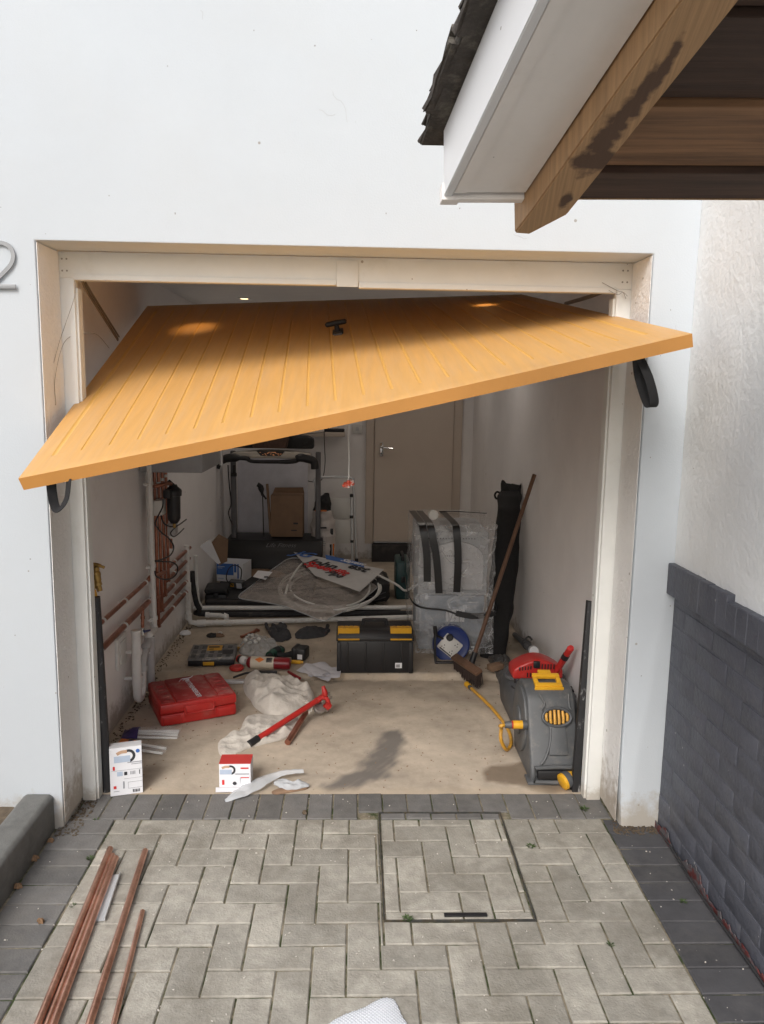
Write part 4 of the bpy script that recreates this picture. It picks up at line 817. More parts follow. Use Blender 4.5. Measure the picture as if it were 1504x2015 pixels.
mb = MB(Fb); mb.box((0, 0, .13), (.175, .2, .045), bev=.018); obj('lid', mb, M['rubber'], t)
mb = MB(Fb); mb.box((0, -.103, .1), (.04, .012, .03), bev=.003); obj('latch', mb, M['black'], t)
t = thing('heating_meter', 'small boxed meter with white label and black lead beside the open box', 'meter', az(466, 1160, .12))
Fb = frame(az(468, 1158, .12), R_(-18), R_(15)); mb = MB(Fb); mb.box((0, 0, .04), (.12, .05, .06), bev=.006); obj('case', mb, M['greyplastic'], t)
mb = MB(Fb); mb.box((.03, -.027, .04), (.045, .002, .045)); obj('white_label', mb, M['white'], t); mb = MB(Fb); mb.box((-.03, -.027, .042), (.03, .002, .03)); obj('yellow_label', mb, M['hose'], t)
mb = MB(); mb.tube([az(458, 1152, .16), ay(446, 1140, 2.95), ay(450, 1120, 2.93), ay(462, 1112, 2.93), ay(475, 1120, 2.92), ay(474, 1140, 2.92)], .004, 8, sm=5); mb.tube([az(478, 1160, .14), az(483, 1158, .14)], .014, 10); obj('lead', mb, M['black'], t)
mb = MB(); mb.blob([az(x, y, .12) for x, y in ((482, 1112), (520, 1118), (560, 1128), (545, 1135), (500, 1133), (484, 1128))], .02, z0=.115, seed=2); setp(obj('flattened_cardboard', mb, M['card']), 'flattened brown cardboard behind the clear pipe bag', 'cardboard')
# big clear bag with pipe coil
t = thing('pipe_bag', 'large clear bag of coiled white pipe printed with blue, black and red words', 'bag', (-.25, 3.0, .1))
O = [(470, 1176), (500, 1150), (545, 1115), (575, 1099), (620, 1106), (690, 1118), (762, 1134), (745, 1155), (715, 1180), (690, 1198), (655, 1214), (636, 1223), (600, 1209), (555, 1193), (510, 1184)]
def bagz(x, y): return .14+.10*max(0, min(1, (y-2.4)/1.5))
def bagp(px, py):
    p = az(px, py, .15)
    for _ in range(6): p = az(px, py, bagz(p.x, p.y))
    return p
mb = MB(); P = [bagp(*q) for q in O]; cen = sum(P, V(0, 0, 0))/len(P); Pc = catmull(P, 6, True); N = len(Pc)
t_ = bmesh.new(); top = []
for k in range(15):
    q = k/14; row = []
    for i in range(N):
        p = cen+(Pc[i]-cen)*q; h = .045*math.sqrt(max(0, 1-q**3)); h += .02*nz(p, 9)*(1-q*.5)+.008*abs(nz(p, 26))
        row.append(t_.verts.new((p.x, p.y, bagz(p.x, p.y)+h)))
    top.append(row)
for A, B in zip(top, top[1:]):
    for i in range(N): t_.faces.new((A[i], B[i], B[(i+1) % N], A[(i+1) % N]))
bmesh.ops.remove_doubles(t_, verts=t_.verts, dist=1e-5); mb._merge(t_); obj('clear_film', mb, M['filmbag'], t)
mb = MB(); mb.tube([p+V(0, 0, .004) for p in Pc], .004, 6, closed=True); obj('sealed_edge', mb, M['poly'], t)
def onbag(px, py, dz=.0):
    p = bagp(px, py); return V(p.x, p.y, p.z+.04+dz)
mb = MB(); cc = bagp(650, 1160)
def ring(rx, ry, ph, dz): return [V(cc.x+rx*math.cos(a), cc.y+ry*math.sin(a), bagz(cc.x, cc.y+ry*math.sin(a))+dz+.012*math.sin(a*2+ph)) for a in [2*math.pi*i/60 for i in range(60)]]
mb.tube(ring(.30, .46, 0, .025), .0075, 10, closed=True); mb.tube(ring(.37, .50, 1, .012), .0085, 10, closed=True); mb.tube(ring(.385, .52, 3, .018), .0085, 10, closed=True)
obj('coiled_pipe', mb, M['whiteplastic'], t)
mb = MB(); mb.tube([onbag(562, 1180), onbag(572, 1150), onbag(600, 1120, .02), ay(640, 1109, 3.5), ay(690, 1114, 3.4), ay(740, 1130, 3.15), ay(780, 1150, 2.95), ay(800, 1162, 2.85), V(.52, 2.8, .3)], .0085, 10, sm=6); obj('loose_pipe_end', mb, M['whiteplastic'], t)
# printed white panel
def bq(u, v):   # panel corners on the bag
    a, b, c, d = (578, 1102), (756, 1137), (708, 1183), (620, 1150)
    x = (1-u)*(1-v)*a[0]+u*(1-v)*b[0]+u*v*c[0]+(1-u)*v*d[0]; y = (1-u)*(1-v)*a[1]+u*(1-v)*b[1]+u*v*c[1]+(1-u)*v*d[1]; return onbag(x, y, .03)
mb = MB(); mb.grid(bq, 20, 14); obj('white_print', mb, mat('white_film_print', (.62, .62, .62), .35, alpha=.9, bump=.3, bs=20), t)
def bagtext(body, p0, p1, size, m, bold=.002, dz=.036, shear=0, sx=1):
    a = onbag(*p0, dz); b = onbag(*p1, dz); A = (b-a).normalized(); n_ = V(0, -.12, 1); B = (n_.cross(A)).normalized(); n_ = A.cross(B); c = (a+b)/2
    mb = MB(); mb.text(body, Matrix(((A.x, B.x, n_.x, c.x), (A.y, B.y, n_.y, c.y), (A.z, B.z, n_.z, c.z), (0, 0, 0, 1))), size, bold=bold, shear=shear, sx=sx); obj('print', mb, m, t)
mb = MB()
def bstrip(u, v): x = 640+v*2+u*75; y = 1108+u*17+v*9; return onbag(x, y, .033)
mb.grid(bstrip, 16, 4); obj('blue_band', mb, M['inkblue'], t)
bagtext('JG', (586, 1106), (608, 1110), .17, M['inkblue'], .004, shear=.3); bagtext('Slayest', (668, 1118), (722, 1130), .085, M['white'], .002, shear=.3)
bagtext('John', (615, 1122), (660, 1134), .165, M['ink'], .004); bagtext('est', (690, 1131), (725, 1141), .165, M['ink'], .005)
bagtext('Speedfit', (612, 1128), (676, 1146), .14, M['inkred'], .004); bagtext('Pipe', (645, 1143), (674, 1154), .105, M['ink'], .003, shear=.2)
mb = MB(); a, b, c, d = (508, 1137), (537, 1140), (523, 1156), (498, 1150)
mb.grid(lambda u, v: onbag((1-u)*(1-v)*a[0]+u*(1-v)*b[0]+u*v*c[0]+(1-u)*v*d[0], (1-u)*(1-v)*a[1]+u*(1-v)*b[1]+u*v*c[1]+(1-u)*v*d[1], .02), 6, 6); obj('paper_label', mb, M['white'], t)
mb = MB(); A0 = onbag(524, 1151, .024); mb.box(A0, (.03, .04, .001)); obj('barcode', mb, M['ink'], t)
t = thing('black_tool_bag', 'black fabric tool bag on the mat right of the clear pipe bag', 'bag', az(740, 1192, ZF))
c_ = az(735, 1193, ZF); mb = MB(); mb.box((c_.x, c_.y+.22, ZF+.11), (.26, .42, .16), bev=.045, seg=4)
for v in mb.bm.verts: v.co += V(nz(v.co, 18), nz(v.co, 18, 2), nz(v.co, 18, 4))*.025
obj('bag_body', mb, M['rubber'], t)
mb = MB(); mb.tube([(c_.x-.10, c_.y+.0, .11), (c_.x, c_.y-.02, .12), (c_.x+.12, c_.y+.03, .15)], .004, 8, sm=5); mb.tube([(c_.x-.10, c_.y+.0, .08), (c_.x, c_.y-.02, .085), (c_.x+.12, c_.y+.03, .11)], .004, 8, sm=5); obj('piping', mb, M['greyplastic'], t)
t = thing('teal_case', 'narrow dark teal tool case standing left of the wrapped appliance', 'case', az(788, 1180, ZF))
a = az(779, 1180, ZF); mb = MB(); mb.bx((a.x, a.y, ZF), (a.x+.11, a.y+.35, ZF+.30), bev=.015); obj('shell', mb, M['teal'], t)
mb = MB(); mb.tube([(a.x+.055, a.y+.08, ZF+.30), (a.x+.055, a.y+.1, ZF+.335), (a.x+.055, a.y+.25, ZF+.335), (a.x+.055, a.y+.27, ZF+.3)], .012, 10, sm=3); obj('handle', mb, M['black'], t)
mb = MB(); mb.box((a.x+.055, a.y-.003, .2), (.03, .01, .05), bev=.003); obj('latch', mb, M['black'], t)
# ================================================================== wrapped appliance
X0, X1, Y0, Y1, ZT = .395, .90, 1.93, 2.58, .86
t = thing('wrapped_appliance', 'tall pale appliance wrapped in clear plastic with black tape strips over it', 'appliance', ((X0+X1)/2, 2.25, ZF))
mb = MB(); mb.bx((X0+.035, Y0+.06, .40), (X1-.03, Y1-.03, ZT-.05), bev=.012); body = obj('upper_casing', mb, M['appliance'], t)
mb = MB(); mb.bx((X0+.05, Y0+.08, ZF), (X1-.04, Y1-.03, .395), bev=.01); obj('lower_casing', mb, M['applblue'], t)
mb = MB(); w_ = X1-X0-.16; mb.prism([(0, 0), (w_, 0), (w_, .2)]+[(w_/2+w_/2*math.cos(a), .2+.11*math.sin(a)) for a in [math.pi*i/14 for i in range(1, 14)]]+[(0, .2)], (X0+.10, Y0+.0585, .44), (1, 0, 0), (0, 0, 1), .025, bev=.006); obj('front_cover', mb, mat('front_cover', (.60, .61, .63), .25), body)
mb = MB()
for i in range(18): mb.box((X0+.08+i*.018, Y0+.0592, .765), (.007, .002, .007))
for i in range(5): mb.box((X0+.20+i*.014, Y0+.031, .66), (.006, .002, .006))
obj('vent_holes', mb, M['ink'], body)
mb = MB(); mb.bx((X0+.22, Y0+.0785, .22), (X0+.34, Y0+.0795, .3)); obj('paper_label', mb, M['white'], body)
def shell(mb, x0, x1, y0, y1, z0, z1, seed, amp):
    def cr(p): return V(nz(p, 7, seed)+.5*abs(nz(p, 19, seed)), nz(p, 7, seed+9)-.6*abs(nz(p, 17, seed+2)), .4*nz(p, 8, seed+5))*amp
    for fn in (lambda u, v: V(x0+(x1-x0)*u, y0, z0+(z1-z0)*v), lambda u, v: V(x0, y1+(y0-y1)*u, z0+(z1-z0)*v), lambda u, v: V(x1, y0+(y1-y0)*u, z0+(z1-z0)*v), lambda u, v: V(x0+(x1-x0)*u, y0+(y1-y0)*v, z1)):
        mb.grid(lambda u, v, fn=fn: (lambda p: p+cr(p))(fn(u, v)), 44, 60)
mb = MB(); shell(mb, X0, X1, Y0, Y1, ZF+.01, ZT, 1, .022); bmesh.ops.remove_doubles(mb.bm, verts=mb.bm.verts, dist=1e-4); obj('plastic_wrap', mb, M['film'], t, ang=60)
mb = MB()
def skirt(u, v):
    x = X0+.02+(X1-X0-.02)*u; z = .06+.38*v; p = V(x, Y0-.035-.01*math.sin(u*9)-.035*(1-v), z); return p+V(0, nz(p, 11, 5)*.03-abs(nz(p, 26, 3))*.018, 0)
mb.grid(skirt, 40, 34); obj('loose_plastic_skirt', mb, M['film'], t, ang=60)
def tape(pts, wd=.045, wv=V(1, 0, 0)): return strap(pts, wd, lambda s: wv)
for i, (xa, xb, zb, bow) in enumerate(((.05, .085, .51, 0), (.10, .16, .435, .01), (.255, .27, .445, 0))):
    P = [V(X0+xa-.03, Y1-.15, ZT+.012), V(X0+xa-.02, Y0+.25, ZT+.014), V(X0+xa-.005, Y0+.03, ZT+.008), V(X0+xa+.004, Y0-.022, ZT-.03), V(X0+(xa+xb)/2+.01, Y0-.036, (ZT+zb)/2), V(X0+xb, Y0-.036, zb)]
    obj('black_tape', tape(P), mat('black_tape', (.016, .016, .018), .3, bump=.3, bs=30) if i == 0 else bpy.data.materials['black_tape'], t)
obj('black_tape', tape([V(X0+.2, Y1-.2, ZT+.016), V(X0+.31, Y1-.2, ZT+.018), V(X1+.01, Y1-.24, ZT+.014)], .03, V(0, 1, 0)), M['rubber'], t)
obj('binding_strap', tape([V(X0-.02, Y1-.1, .50), V(X0-.028, Y0+.2, .42), V(X0+.02, Y0-.038, .36), V(X0+.2, Y0-.062, .335), V(X1-.18, Y0-.062, .30), V(X1+.01, Y0-.04, .32), V(X1+.03, Y0+.2, .34)], .012, V(0, 0, 1)), M['black'], t)
obj('binding_strap', tape([V(X1-.24, Y0-.064, .318), V(X1-.12, Y0-.066, .300), V(X1+.01, Y0-.048, .318)], .036, V(0, .1, 1)), M['black'], t)
c_ = ay(852, 1013, Y0-.03); mb = MB(); mb.lathe([(.027, 0), (.03, .004), (.03, .04), (.027, .044)], c_+V(0, .0, 0), (0, -1, .12)); setp(obj('tape_roll', mb, M['whiteplastic']), 'round white tape roll stuck on top of the wrapped appliance', 'tape roll')
# black long bag
t_b = [(1298, 944, 992), (1270, 946, 998), (1200, 958, 1010), (1100, 968, 1020), (1000, 978, 1026), (975, 981, 1026), (962, 985, 1025)]
mb = MB()
def lb(u, v):
    k = v*(len(t_b)-1); i = min(int(k), len(t_b)-2); f_ = k-i; y, x0, x1 = [t_b[i][j]*(1-f_)+t_b[i+1][j]*f_ for j in range(3)]
    yd = 1.86+.55*v; a, b = ay(x0, y, yd), ay(x1, y, yd); c = (a+b)/2; hw = (b.x-a.x)/2; th = 2*math.pi*u
    p = V(c.x+hw*math.cos(th), yd+.05*math.sin(th), c.z+(.045*(math.cos(th-.4)**2)-.02*math.sin(th*3) if v > .97 else 0)); p += V(nz(p, 10, 2), nz(p, 10, 3), 0)*.012
    p.x = min(p.x, 1.145); return p
mb.grid(lb, 28, 50); bmesh.ops.remove_doubles(mb.bm, verts=mb.bm.verts, dist=1e-5); bmesh.ops.holes_fill(mb.bm, edges=mb.bm.edges[:]); t = thing('long_black_bag', 'long limp black fabric bag leaning upright on the right wall', 'bag', (1.0, 1.9, ZF)); obj('fabric', mb, M['webbing'], t)
mb = MB(); yd = 2.38; mb.tube([ay(984, 970, yd), ay(978, 968, yd), ay(974, 974, yd), ay(977, 981, yd), ay(984, 980, yd)], .007, 8, sm=4); obj('drawstring_loop', mb, M['webbing'], t)
# broom
t = thing('broom', 'stiff broom with brown handle leaning on the right wall', 'broom', (.68, 1.6, ZF))
h0, h1 = V(.735, 1.62, .10), ax_(1052, 934, 1.135)
mb = MB(); mb.tube([h0, h1], .0125, 14); obj('handle', mb, M['handlewood'], t)
ha, hb = az(893, 1296, .10), az(938, 1338, .065); d = (hb-ha); Lb = d.length+.02; ang = math.atan2(d.y, d.x); Fb = Matrix.Translation((ha+hb)/2) @ Matrix.Rotation(ang, 4, 'Z') @ Matrix.Rotation(-math.asin(d.z/Lb)*0, 4, 'Y') @ Matrix.Rotation(R_(28), 4, 'X')
mb = MB(Fb); mb.box((0, .02, .02), (Lb, .05, .022), bev=.006); obj('head_block', mb, M['handlewood'], t)
random.seed(2); mb = MB(Fb)
for i in range(46):
    for j in range(5):
        x_ = -Lb/2+.008+(Lb-.016)*i/45; y_ = .002+.009*j; mb.tube([(x_, y_, .01), (x_+random.uniform(-.006, .006), y_-.028+random.uniform(-.006, .006), -.062+random.uniform(-.006, .004))], [.0032, .0022], 5)
obj('bristles', mb, M['bristle'], t)
mb = MB(); dd = (h1-h0).normalized(); mb.tube([h0-dd*.035, h0+dd*.05], [.02, .017], 12); obj('socket', mb, M['black'], t)
# cable reel
t = thing('cable_reel', 'blue extension cable reel with white socket face on a black stand', 'cable reel', (.68, 1.85, ZF))
cr_ = ay(888, 1268, 1.82); nrm = (CAM-cr_); nrm = V(nrm.x*.25-.12, nrm.y, .55).normalized(); rr = .115
qz = nrm.to_track_quat('Z', 'Y').to_matrix().to_4x4(); Fr = Matrix.Translation(cr_) @ qz
mb = MB(Fr); mb.lathe([(.03, -.11), (rr*.96, -.11), (rr*.96, -.10), (.06, -.095), (.06, -.02), (rr, -.015), (rr, -.004), (rr-.008, .0), (rr-.02, -.006), (.07, -.008), (.02, -.008)], (0, 0, 0), seg=48); obj('drum', mb, M['blue'], t)
mb = MB(Fr)
for i in range(5): mb.tube([(.068+.0*i, 0, 0)]*0+[( .078*math.cos(a), .078*math.sin(a), -.03-.014*i) for a in [2*math.pi*k/40 for k in range(40)]], .0075, 8, closed=True)
obj('wound_cable', mb, M['black'], t)
Fp = Fr @ Matrix.Rotation(R_(-38), 4, 'Z')
mb = MB(Fp); mb.box((0, -.012, -.001), (.125, .11, .012), bev=.008); fp = obj('socket_plate', mb, M['whiteplastic'], t)
mb = MB(Fp)
for sx in (-.03, .03):
    for sy in (.015, -.04):
        for dx, dy in ((0, .012), (-.008, -.004), (.008, -.004)): mb.box((sx+dx, sy+dy, .0052), (.006, .006, .001))
mb.box((0, -.058, .0052), (.09, .008, .001)); obj('socket_holes', mb, M['ink'], fp)
mb = MB(Fr); mb.lathe([(.02, 0), (.022, .02), (.016, .03)], (-.01, .045, -.004)); obj('winding_knob', mb, M['black'], t)
mb = MB(); yk = 1.76; mb.tube([ay(858, 1246, yk+.02), ay(856, 1262, yk), V(ay(857, 1300, yk).x, yk-.01, ZF+.012), V(ay(862, 1312, yk).x, yk-.02, ZF+.01), V(ay(895, 1315, yk).x, yk-.02, ZF+.01)], .008, 10, sm=3)
mb.tube([ay(856, 1233, yk+.02), ay(858, 1250, yk+.02)], .013, 12); mb.tube([ay(858, 1250, yk+.02), cr_-nrm*.06], .007, 8); obj('stand', mb, M['black'], t)
# ================================================================== THINGS ON THE GARAGE FLOOR
# red case
a = az(317, 1433, 0); Fc = frame((-.921, .892, 0), R_(24.7)); CW, CDp, CH = .385, .345, .122
t = thing('red_tool_case', 'large dusty red plastic tool case lying flat near the left wall', 'tool case', (-.921, .892, 0), R_(24.7))
mb = MB(Fc); mb.bx((0, 0, .002), (CW, CDp, .062), bev=.012); mb.bx((.012, -.004, .012), (.10, .01, .055), bev=.004); mb.bx((.285, -.004, .012), (.375, .01, .055), bev=.004); obj('base', mb, M['red'], t)
mb = MB(Fc); mb.bx((-.002, .0, .064), (CW+.002, CDp+.002, CH-.006), bev=.012); lid = obj('lid', mb, M['red'], t)
mb = MB(Fc); mb.bx((.012, .014, CH-.0075), (.075, CDp-.012, CH-.001), bev=.003); mb.bx((.085, .014, CH-.0075), (.285, CDp-.012, CH+.001), bev=.003); mb.bx((.295, .014, CH-.0075), (CW-.012, CDp-.012, CH-.001), bev=.003)
for i in range(5): mb.bx((.315, .05+.05*i, CH-.002), (.36, .075+.05*i, CH+.001), bev=.0012); mb.bx((.025, .04+.05*i, CH-.002), (.06, .065+.05*i, CH+.001), bev=.0012)
obj('ribbed_top', mb, M['redlid'], lid)
mb = MB(Fc); mb.tube([(.12, -.006, .095), (.12, -.008, .066), (.125, -.009, .058), (.26, -.009, .058), (.265, -.008, .066), (.265, -.006, .095)], .0055, 8); mb.bx((.118, -.006, .03), (.267, .003, .098), bev=.003); obj('carry_handle', mb, M['red'], t)
Tm = Fc @ Matrix.Translation((.195, .145, CH+.0022)) @ Matrix.Rotation(R_(-88), 4, 'Z')
mb = MB(Tm); mb.text('ROTHENBERGER', Matrix(), .034, bold=.0003); obj('lettering', mb, M['paper'], lid)
mb = MB(Fc); mb.tube([(.15, .27, CH+.002), (.17, .30, CH+.002), (.21, .30, CH+.002), (.235, .325, CH+.002)], .0035, 6, sm=3, flat=.4); mb.tube([(.17, .27, CH+.002), (.18, .29, CH+.002), (.205, .28, CH+.002), (.18, .265, CH+.002)], .003, 6, sm=3, flat=.4); obj('emblem', mb, M['paper'], lid)
mb = MB(Fc); mb.bx((.378, .21, .05), (.394, .26, .10), bev=.003); obj('latch', mb, M['black'], t)
# clear packs by left post
def pack(name, lab, P, zc, ends, th, col, seed, rods):
    t = thing(name, lab, 'packet', zc)
    c = sum(P, V(0, 0, 0))/4
    mb = MB()
    def fn(u, v):
        p = (P[0]*(1-u)+P[1]*u)*(1-v)+(P[3]*(1-u)+P[2]*u)*v; e = min(1, 6*min(u, 1-u))*math.sin(math.pi*v); return V(p.x, p.y, p.z+.004+th*e+.003*nz(p, 60, seed))
    mb.grid(fn, 40, 10); obj('clear_sleeve', mb, M['filmthin'], t)
    mb = MB(); mb.grid(lambda u, v: fn(u*ends, v)+V(0, 0, .002), 14, 10); obj('printed_end', mb, col, t)
    for i in range(rods):
        v = .2+.6*i/max(1, rods-1); mb = MB(); mb.tube([fn(ends*.8, v)-V(0, 0, .003+th*.5), fn(.95, v)-V(0, 0, .003+th*.5)], .006, 8); obj('plastic_rod', mb, M['pipewhite'], t)
    return t, fn
P = [az(238, 1456, .01), az(353, 1454, .01), az(360, 1430, .01), az(246, 1438, .01)]
t, fn = pack('pipe_packet', 'clear packet of white plastic rods with a dark purple end', P, P[0], .28, .03, M['purple'], 1, 4)
P = [az(225, 1475, .01), az(322, 1486, .01), az(334, 1470, .01), az(240, 1455, .01)]
t, fn = pack('blade_packet', 'flat clear packet with an orange and blue printed card', P, P[0], .45, .01, M['orange'], 5, 2)
mb = MB(); mb.grid(lambda u, v: fn(.2+.12*u, .1+.8*v)+V(0, 0, .003), 4, 6); obj('blue_stripe', mb, M['purple'], t); mb = MB(); mb.grid(lambda u, v: fn(.33+.1*u, .2+.6*v)+V(0, 0, .003), 4, 6); obj('white_patch', mb, M['white'], t)
# white boxes
def facebox(name, lab, Fm, wd, dp, ht, items, extra=None):
    t = thing(name, lab, 'box', Fm.translation, Fm.to_euler().z)
    mb = MB(Fm); mb.bx((0, 0, 0), (wd, dp, ht), bev=.0012, seg=1); obj('carton', mb, M['white'], t)
    return t
Fx = frame(az(240, 1567, 0)+V(0, 0, .001), R_(8), R_(-4)); BW, BH = .128, .2
Fx = frame((-.972+.01, .228, .001), R_(16), R_(-6)); t = facebox('white_box', 'taller white printed box leaning against the black pipe at the left post', Fx, BW, .07, BH, None)
def plate(F, x0, z0, x1, z1, m, t, nm='print', y=-.0012, par=None): mb = MB(F); mb.bx((x0, y-.0006, z0), (x1, y, z1)); return obj(nm, mb, m, t)
def hosepic(F, x, z, s, t):
    mb = MB(F); mb.tube([(x+s*(.20*math.cos(a)), -.0015, z+s*.20*math.sin(a)) for a in [R_(120-200*i/14) for i in range(15)]], .05*s, 6, flat=1); 
    for v in mb.bm.verts: v.co.y = -.0012+(v.co.y+.0015)*.03
    obj('hose_picture', mb, M['ink'], t)
    mb = MB(F); mb.bx((x-.52*s, -.002, z-.22*s), (x+.06*s, -.0014, z+.02*s)); obj('picture_block', mb, M['inkpale'], t)
    mb = MB(F); mb.tube([(x-.42*s, -.0015, z+.10*s), (x-.25*s, -.0015, z+.17*s), (x-.05*s, -.0015, z+.17*s)], .06*s, 6, sm=3)
    for v in mb.bm.verts: v.co.y = -.0013+(v.co.y+.0015)*.03
    obj('hand_picture', mb, M['skin'], t)
hosepic(Fx, .075, .163, .11, t)
mb = MB(Fx); mb.lathe([(.008, 0), (.008, .0008)], (.112, -.0012, .18), (0, -1, 0)); obj('blue_sticker', mb, M['inkblue'], t)
plate(Fx, .07, .133, .128, .1365, M['inkgrey'], t); plate(Fx, .085, .126, .128, .1285, M['inkgrey'], t); plate(Fx, .012, .108, .02, .124, M['inkred'], t); plate(Fx, .006, .1045, .126, .1055, M['inkgrey'], t)
plate(Fx, .028, .082, .05, .10, M['inkpale'], t); plate(Fx, .056, .083, .068, .097, M['ink'], t)
for i in range(4): plate(Fx, .080+i*.0055, .084, .083+i*.0055, .098, M['inkgrey'], t)
plate(Fx, .115, .082, .118, .10, M['ink'], t); plate(Fx, .055, .068, .126, .0688, M['inkgrey'], t)
plate(Fx, .07, .026, .126, .027, M['inkgrey'], t); plate(Fx, .07, .052, .126, .053, M['inkgrey'], t); plate(Fx, .07, .026, .071, .053, M['inkgrey'], t); plate(Fx, .013, .03, .024, .042, M['inkred'], t); plate(Fx, .05, .028, .056, .058, M['inkgrey'], t)
for i in range(7): plate(Fx, .088+i*.004, .008, .0895+i*.004+(.0012 if i % 3 == 0 else 0), .02, M['ink'], t)
plate(Fx, .013, .018, .035, .0205, M['inkgrey'], t)
Fy = frame((-.528, .292, .008), R_(1), 0); BW, BH = .132, .105
t = facebox('white_box', 'smaller white printed box with a red lid, flap open at its foot', Fy, BW, .085, BH, None)
mb = MB(Fy); mb.bx((-.0006, -.0006, BH-.0005), (BW+.0006, .0856, BH+.001), bev=.0006, seg=1); obj('red_top', mb, M['cardred'], t)
plate(Fy, .004, .085*0+.0, .005, .001, M['white'], t) if False else None
hosepic(Fy, .048, .078, .085, t)
plate(Fy, .09, .083, .123, .089, M['inkred'], t); plate(Fy, .068, .058, .126, .062, M['inkgrey'], t); plate(Fy, .012, .012, .022, .034, M['inkred'], t); plate(Fy, .09, .042, .125, .0455, M['inkred'], t)
mb = MB(Fy); mb.bx((.042, -.004, .02), (.088, -.0025, .045)); obj('tuck_tab', mb, M['white'], t); mb = MB(Fy); mb.lathe([(.008, 0), (.008, .0008)], (.065, -.0042, .02), (0, -1, 0)); obj('thumb_hole', mb, M['ink'], t)
mb = MB(Fy); mb.prism([(-.01, -.03), (.09, -.03), (.125, -.018), (.13, 0), (-.014, 0)], (0, -.003, .0), (1, 0, 0), (0, 1, -.0), .002)
for v in mb.bm.verts: v.co.z += (-v.co.y)*-.12
obj('open_flap', mb, M['white'], t)
# polythene strip and scrap of cardboard
mb = MB(); C_ = [az(443, 1577, .003), az(470, 1562, .012), az(500, 1546, .02), az(535, 1528, .025), az(565, 1520, .03), az(597, 1519, .02)]; Wd = [.004, .035, .04, .03, .018, .012]
Cc = catmull(C_, 6)
def stp(u, v):
    k = u*(len(Cc)-1); i = min(int(k), len(Cc)-2); p = Cc[i]*(1-(k-i))+Cc[i+1]*(k-i); d = (Cc[i+1]-Cc[i]).normalized(); n_ = V(-d.y, d.x, 0).normalized(); kk = u*5; j = min(int(kk), 4); wd = Wd[j]*(1-kk+j)+Wd[j+1]*(kk-j)
    return p+n_*wd*(v-.5)*2+V(0, 0, .012*math.sin(v*3.14)+.004*nz(p, 40))
mb.grid(stp, 44, 8); setp(obj('polythene_strip', mb, M['poly']), 'curved strip of milky polythene lying across the garage threshold', 'plastic strip')
mb = MB(); P = [az(540, 1553, .01), az(598, 1544, .01), az(602, 1550, .01), az(545, 1560, .01)]; mb.blob(P, .008, z0=.002, rings=6, n=40, seed=3); setp(obj('cardboard_scrap', mb, M['card']), 'torn strip of brown cardboard beside the polythene', 'cardboard')
mb = MB(); P = [az(538, 1540, .02), az(548, 1532, .02), az(575, 1537, .02), az(600, 1536, .02), az(608, 1544, .02), az(590, 1548, .02), az(560, 1550, .02)]; mb.blob(P, .008, z0=.012, rings=12, n=70, amp=.8, fr=30, seed=8, rag=.012, fold=((.6, 120, .006),)); setp(obj('torn_wrapper', mb, M['poly']), 'torn silvery wrapper on the brown cardboard scrap', 'wrapper')
# black toolbox
t = thing('black_toolbox', 'black toolbox with yellow latches and top handle on the raised floor', 'toolbox', (.157, 1.68, .036))
F0 = frame((-.072, 1.555, .0365), R_(1)); W_, D_, H_ = .455, .235, .285
mb = MB(F0); mb.bx((.012, .008, 0), (W_-.012, D_-.008, .20), bev=.012)
for x in (.06, .165, .27, .375): mb.bx((x-.0, .003, .02), (x+.012, .012, .19), bev=.003)
mb.bx((.004, .004, .0), (.03, .03, .19), bev=.006); mb.bx((W_-.03, .004, .0), (W_-.004, .03, .19), bev=.006); obj('body', mb, M['black'], t)
mb = MB(F0); mb.bx((0, 0, .196), (W_, D_, .222), bev=.006); mb.prism([(0, .216), (D_, .216), (D_-.03, .262), (.03, .262)], (0.004, 0, 0), (0, 1, 0), (0, 0, 1), W_-.008, bev=.01); lid = obj('lid', mb, M['black'], t)
mb = MB(F0); mb.tube([(.155, .12, .255), (.16, .12, .285), (.17, .12, .292), (.285, .12, .292), (.295, .12, .285), (.30, .12, .255)], .011, 10, sm=2); obj('handle', mb, M['rubber'], t)
for x in (.01, .315):
    mb = MB(F0); mb.prism([(-.003, .205), (.012, .212), (.035, .262), (.07, .266), (.07, .27), (.03, .268), (.004, .217), (-.005, .212)], (x, .0, .0), (0, 1, 0), (0, 0, 1), .125, bev=.0015)
    for k in range(4): mb.bx((x+.015+.027*k, .055, .268), (x+.032+.027*k, .068, .272), bev=.001)
    obj('latch', mb, M['yellow'], t)
mb = MB(F0); mb.bx((.345, .0005, .035), (.385, .0022, .067)); lb_ = obj('white_label', mb, M['white'], t)
mb = MB(F0)
for i in range(6): mb.bx((.352+.0035*i, -.0006, .04), (.354+.0035*i, .0006, .058))
obj('barcode', mb, M['ink'], lb_)
# organiser
t = thing('organiser_case', 'shallow black organiser case with clear lid and yellow clip', 'organiser', az(368, 1312, .036))
a, b = az(370, 1312, .036), az(461, 1310, .036); d_ = az(396, 1265, .07); wd = (b-a).length; dp = .27; F0 = frame(a, math.atan2(b.y-a.y, b.x-a.x)); sk = (d_-a-(b-a).normalized()*(d_-a).dot((b-a).normalized())).length
mb = MB(F0); mb.bx((0, 0, 0), (wd, dp, .035), bev=.006); mb.bx((wd*.3, -.006, .0), (wd*.6, .002, .03), bev=.003); obj('base', mb, M['black'], t)
mb = MB(F0); mb.bx((-.003, -.003, .0355), (wd+.003, dp+.003, .048), bev=.005); lid = obj('clear_lid', mb, M['slate'], t)
mb = MB(F0); mb.bx((wd*.33, -.0085, .008), (wd*.57, -.0062, .03), bev=.001); obj('yellow_clip', mb, M['yellow'], t)
random.seed(5); mb = MB(F0)
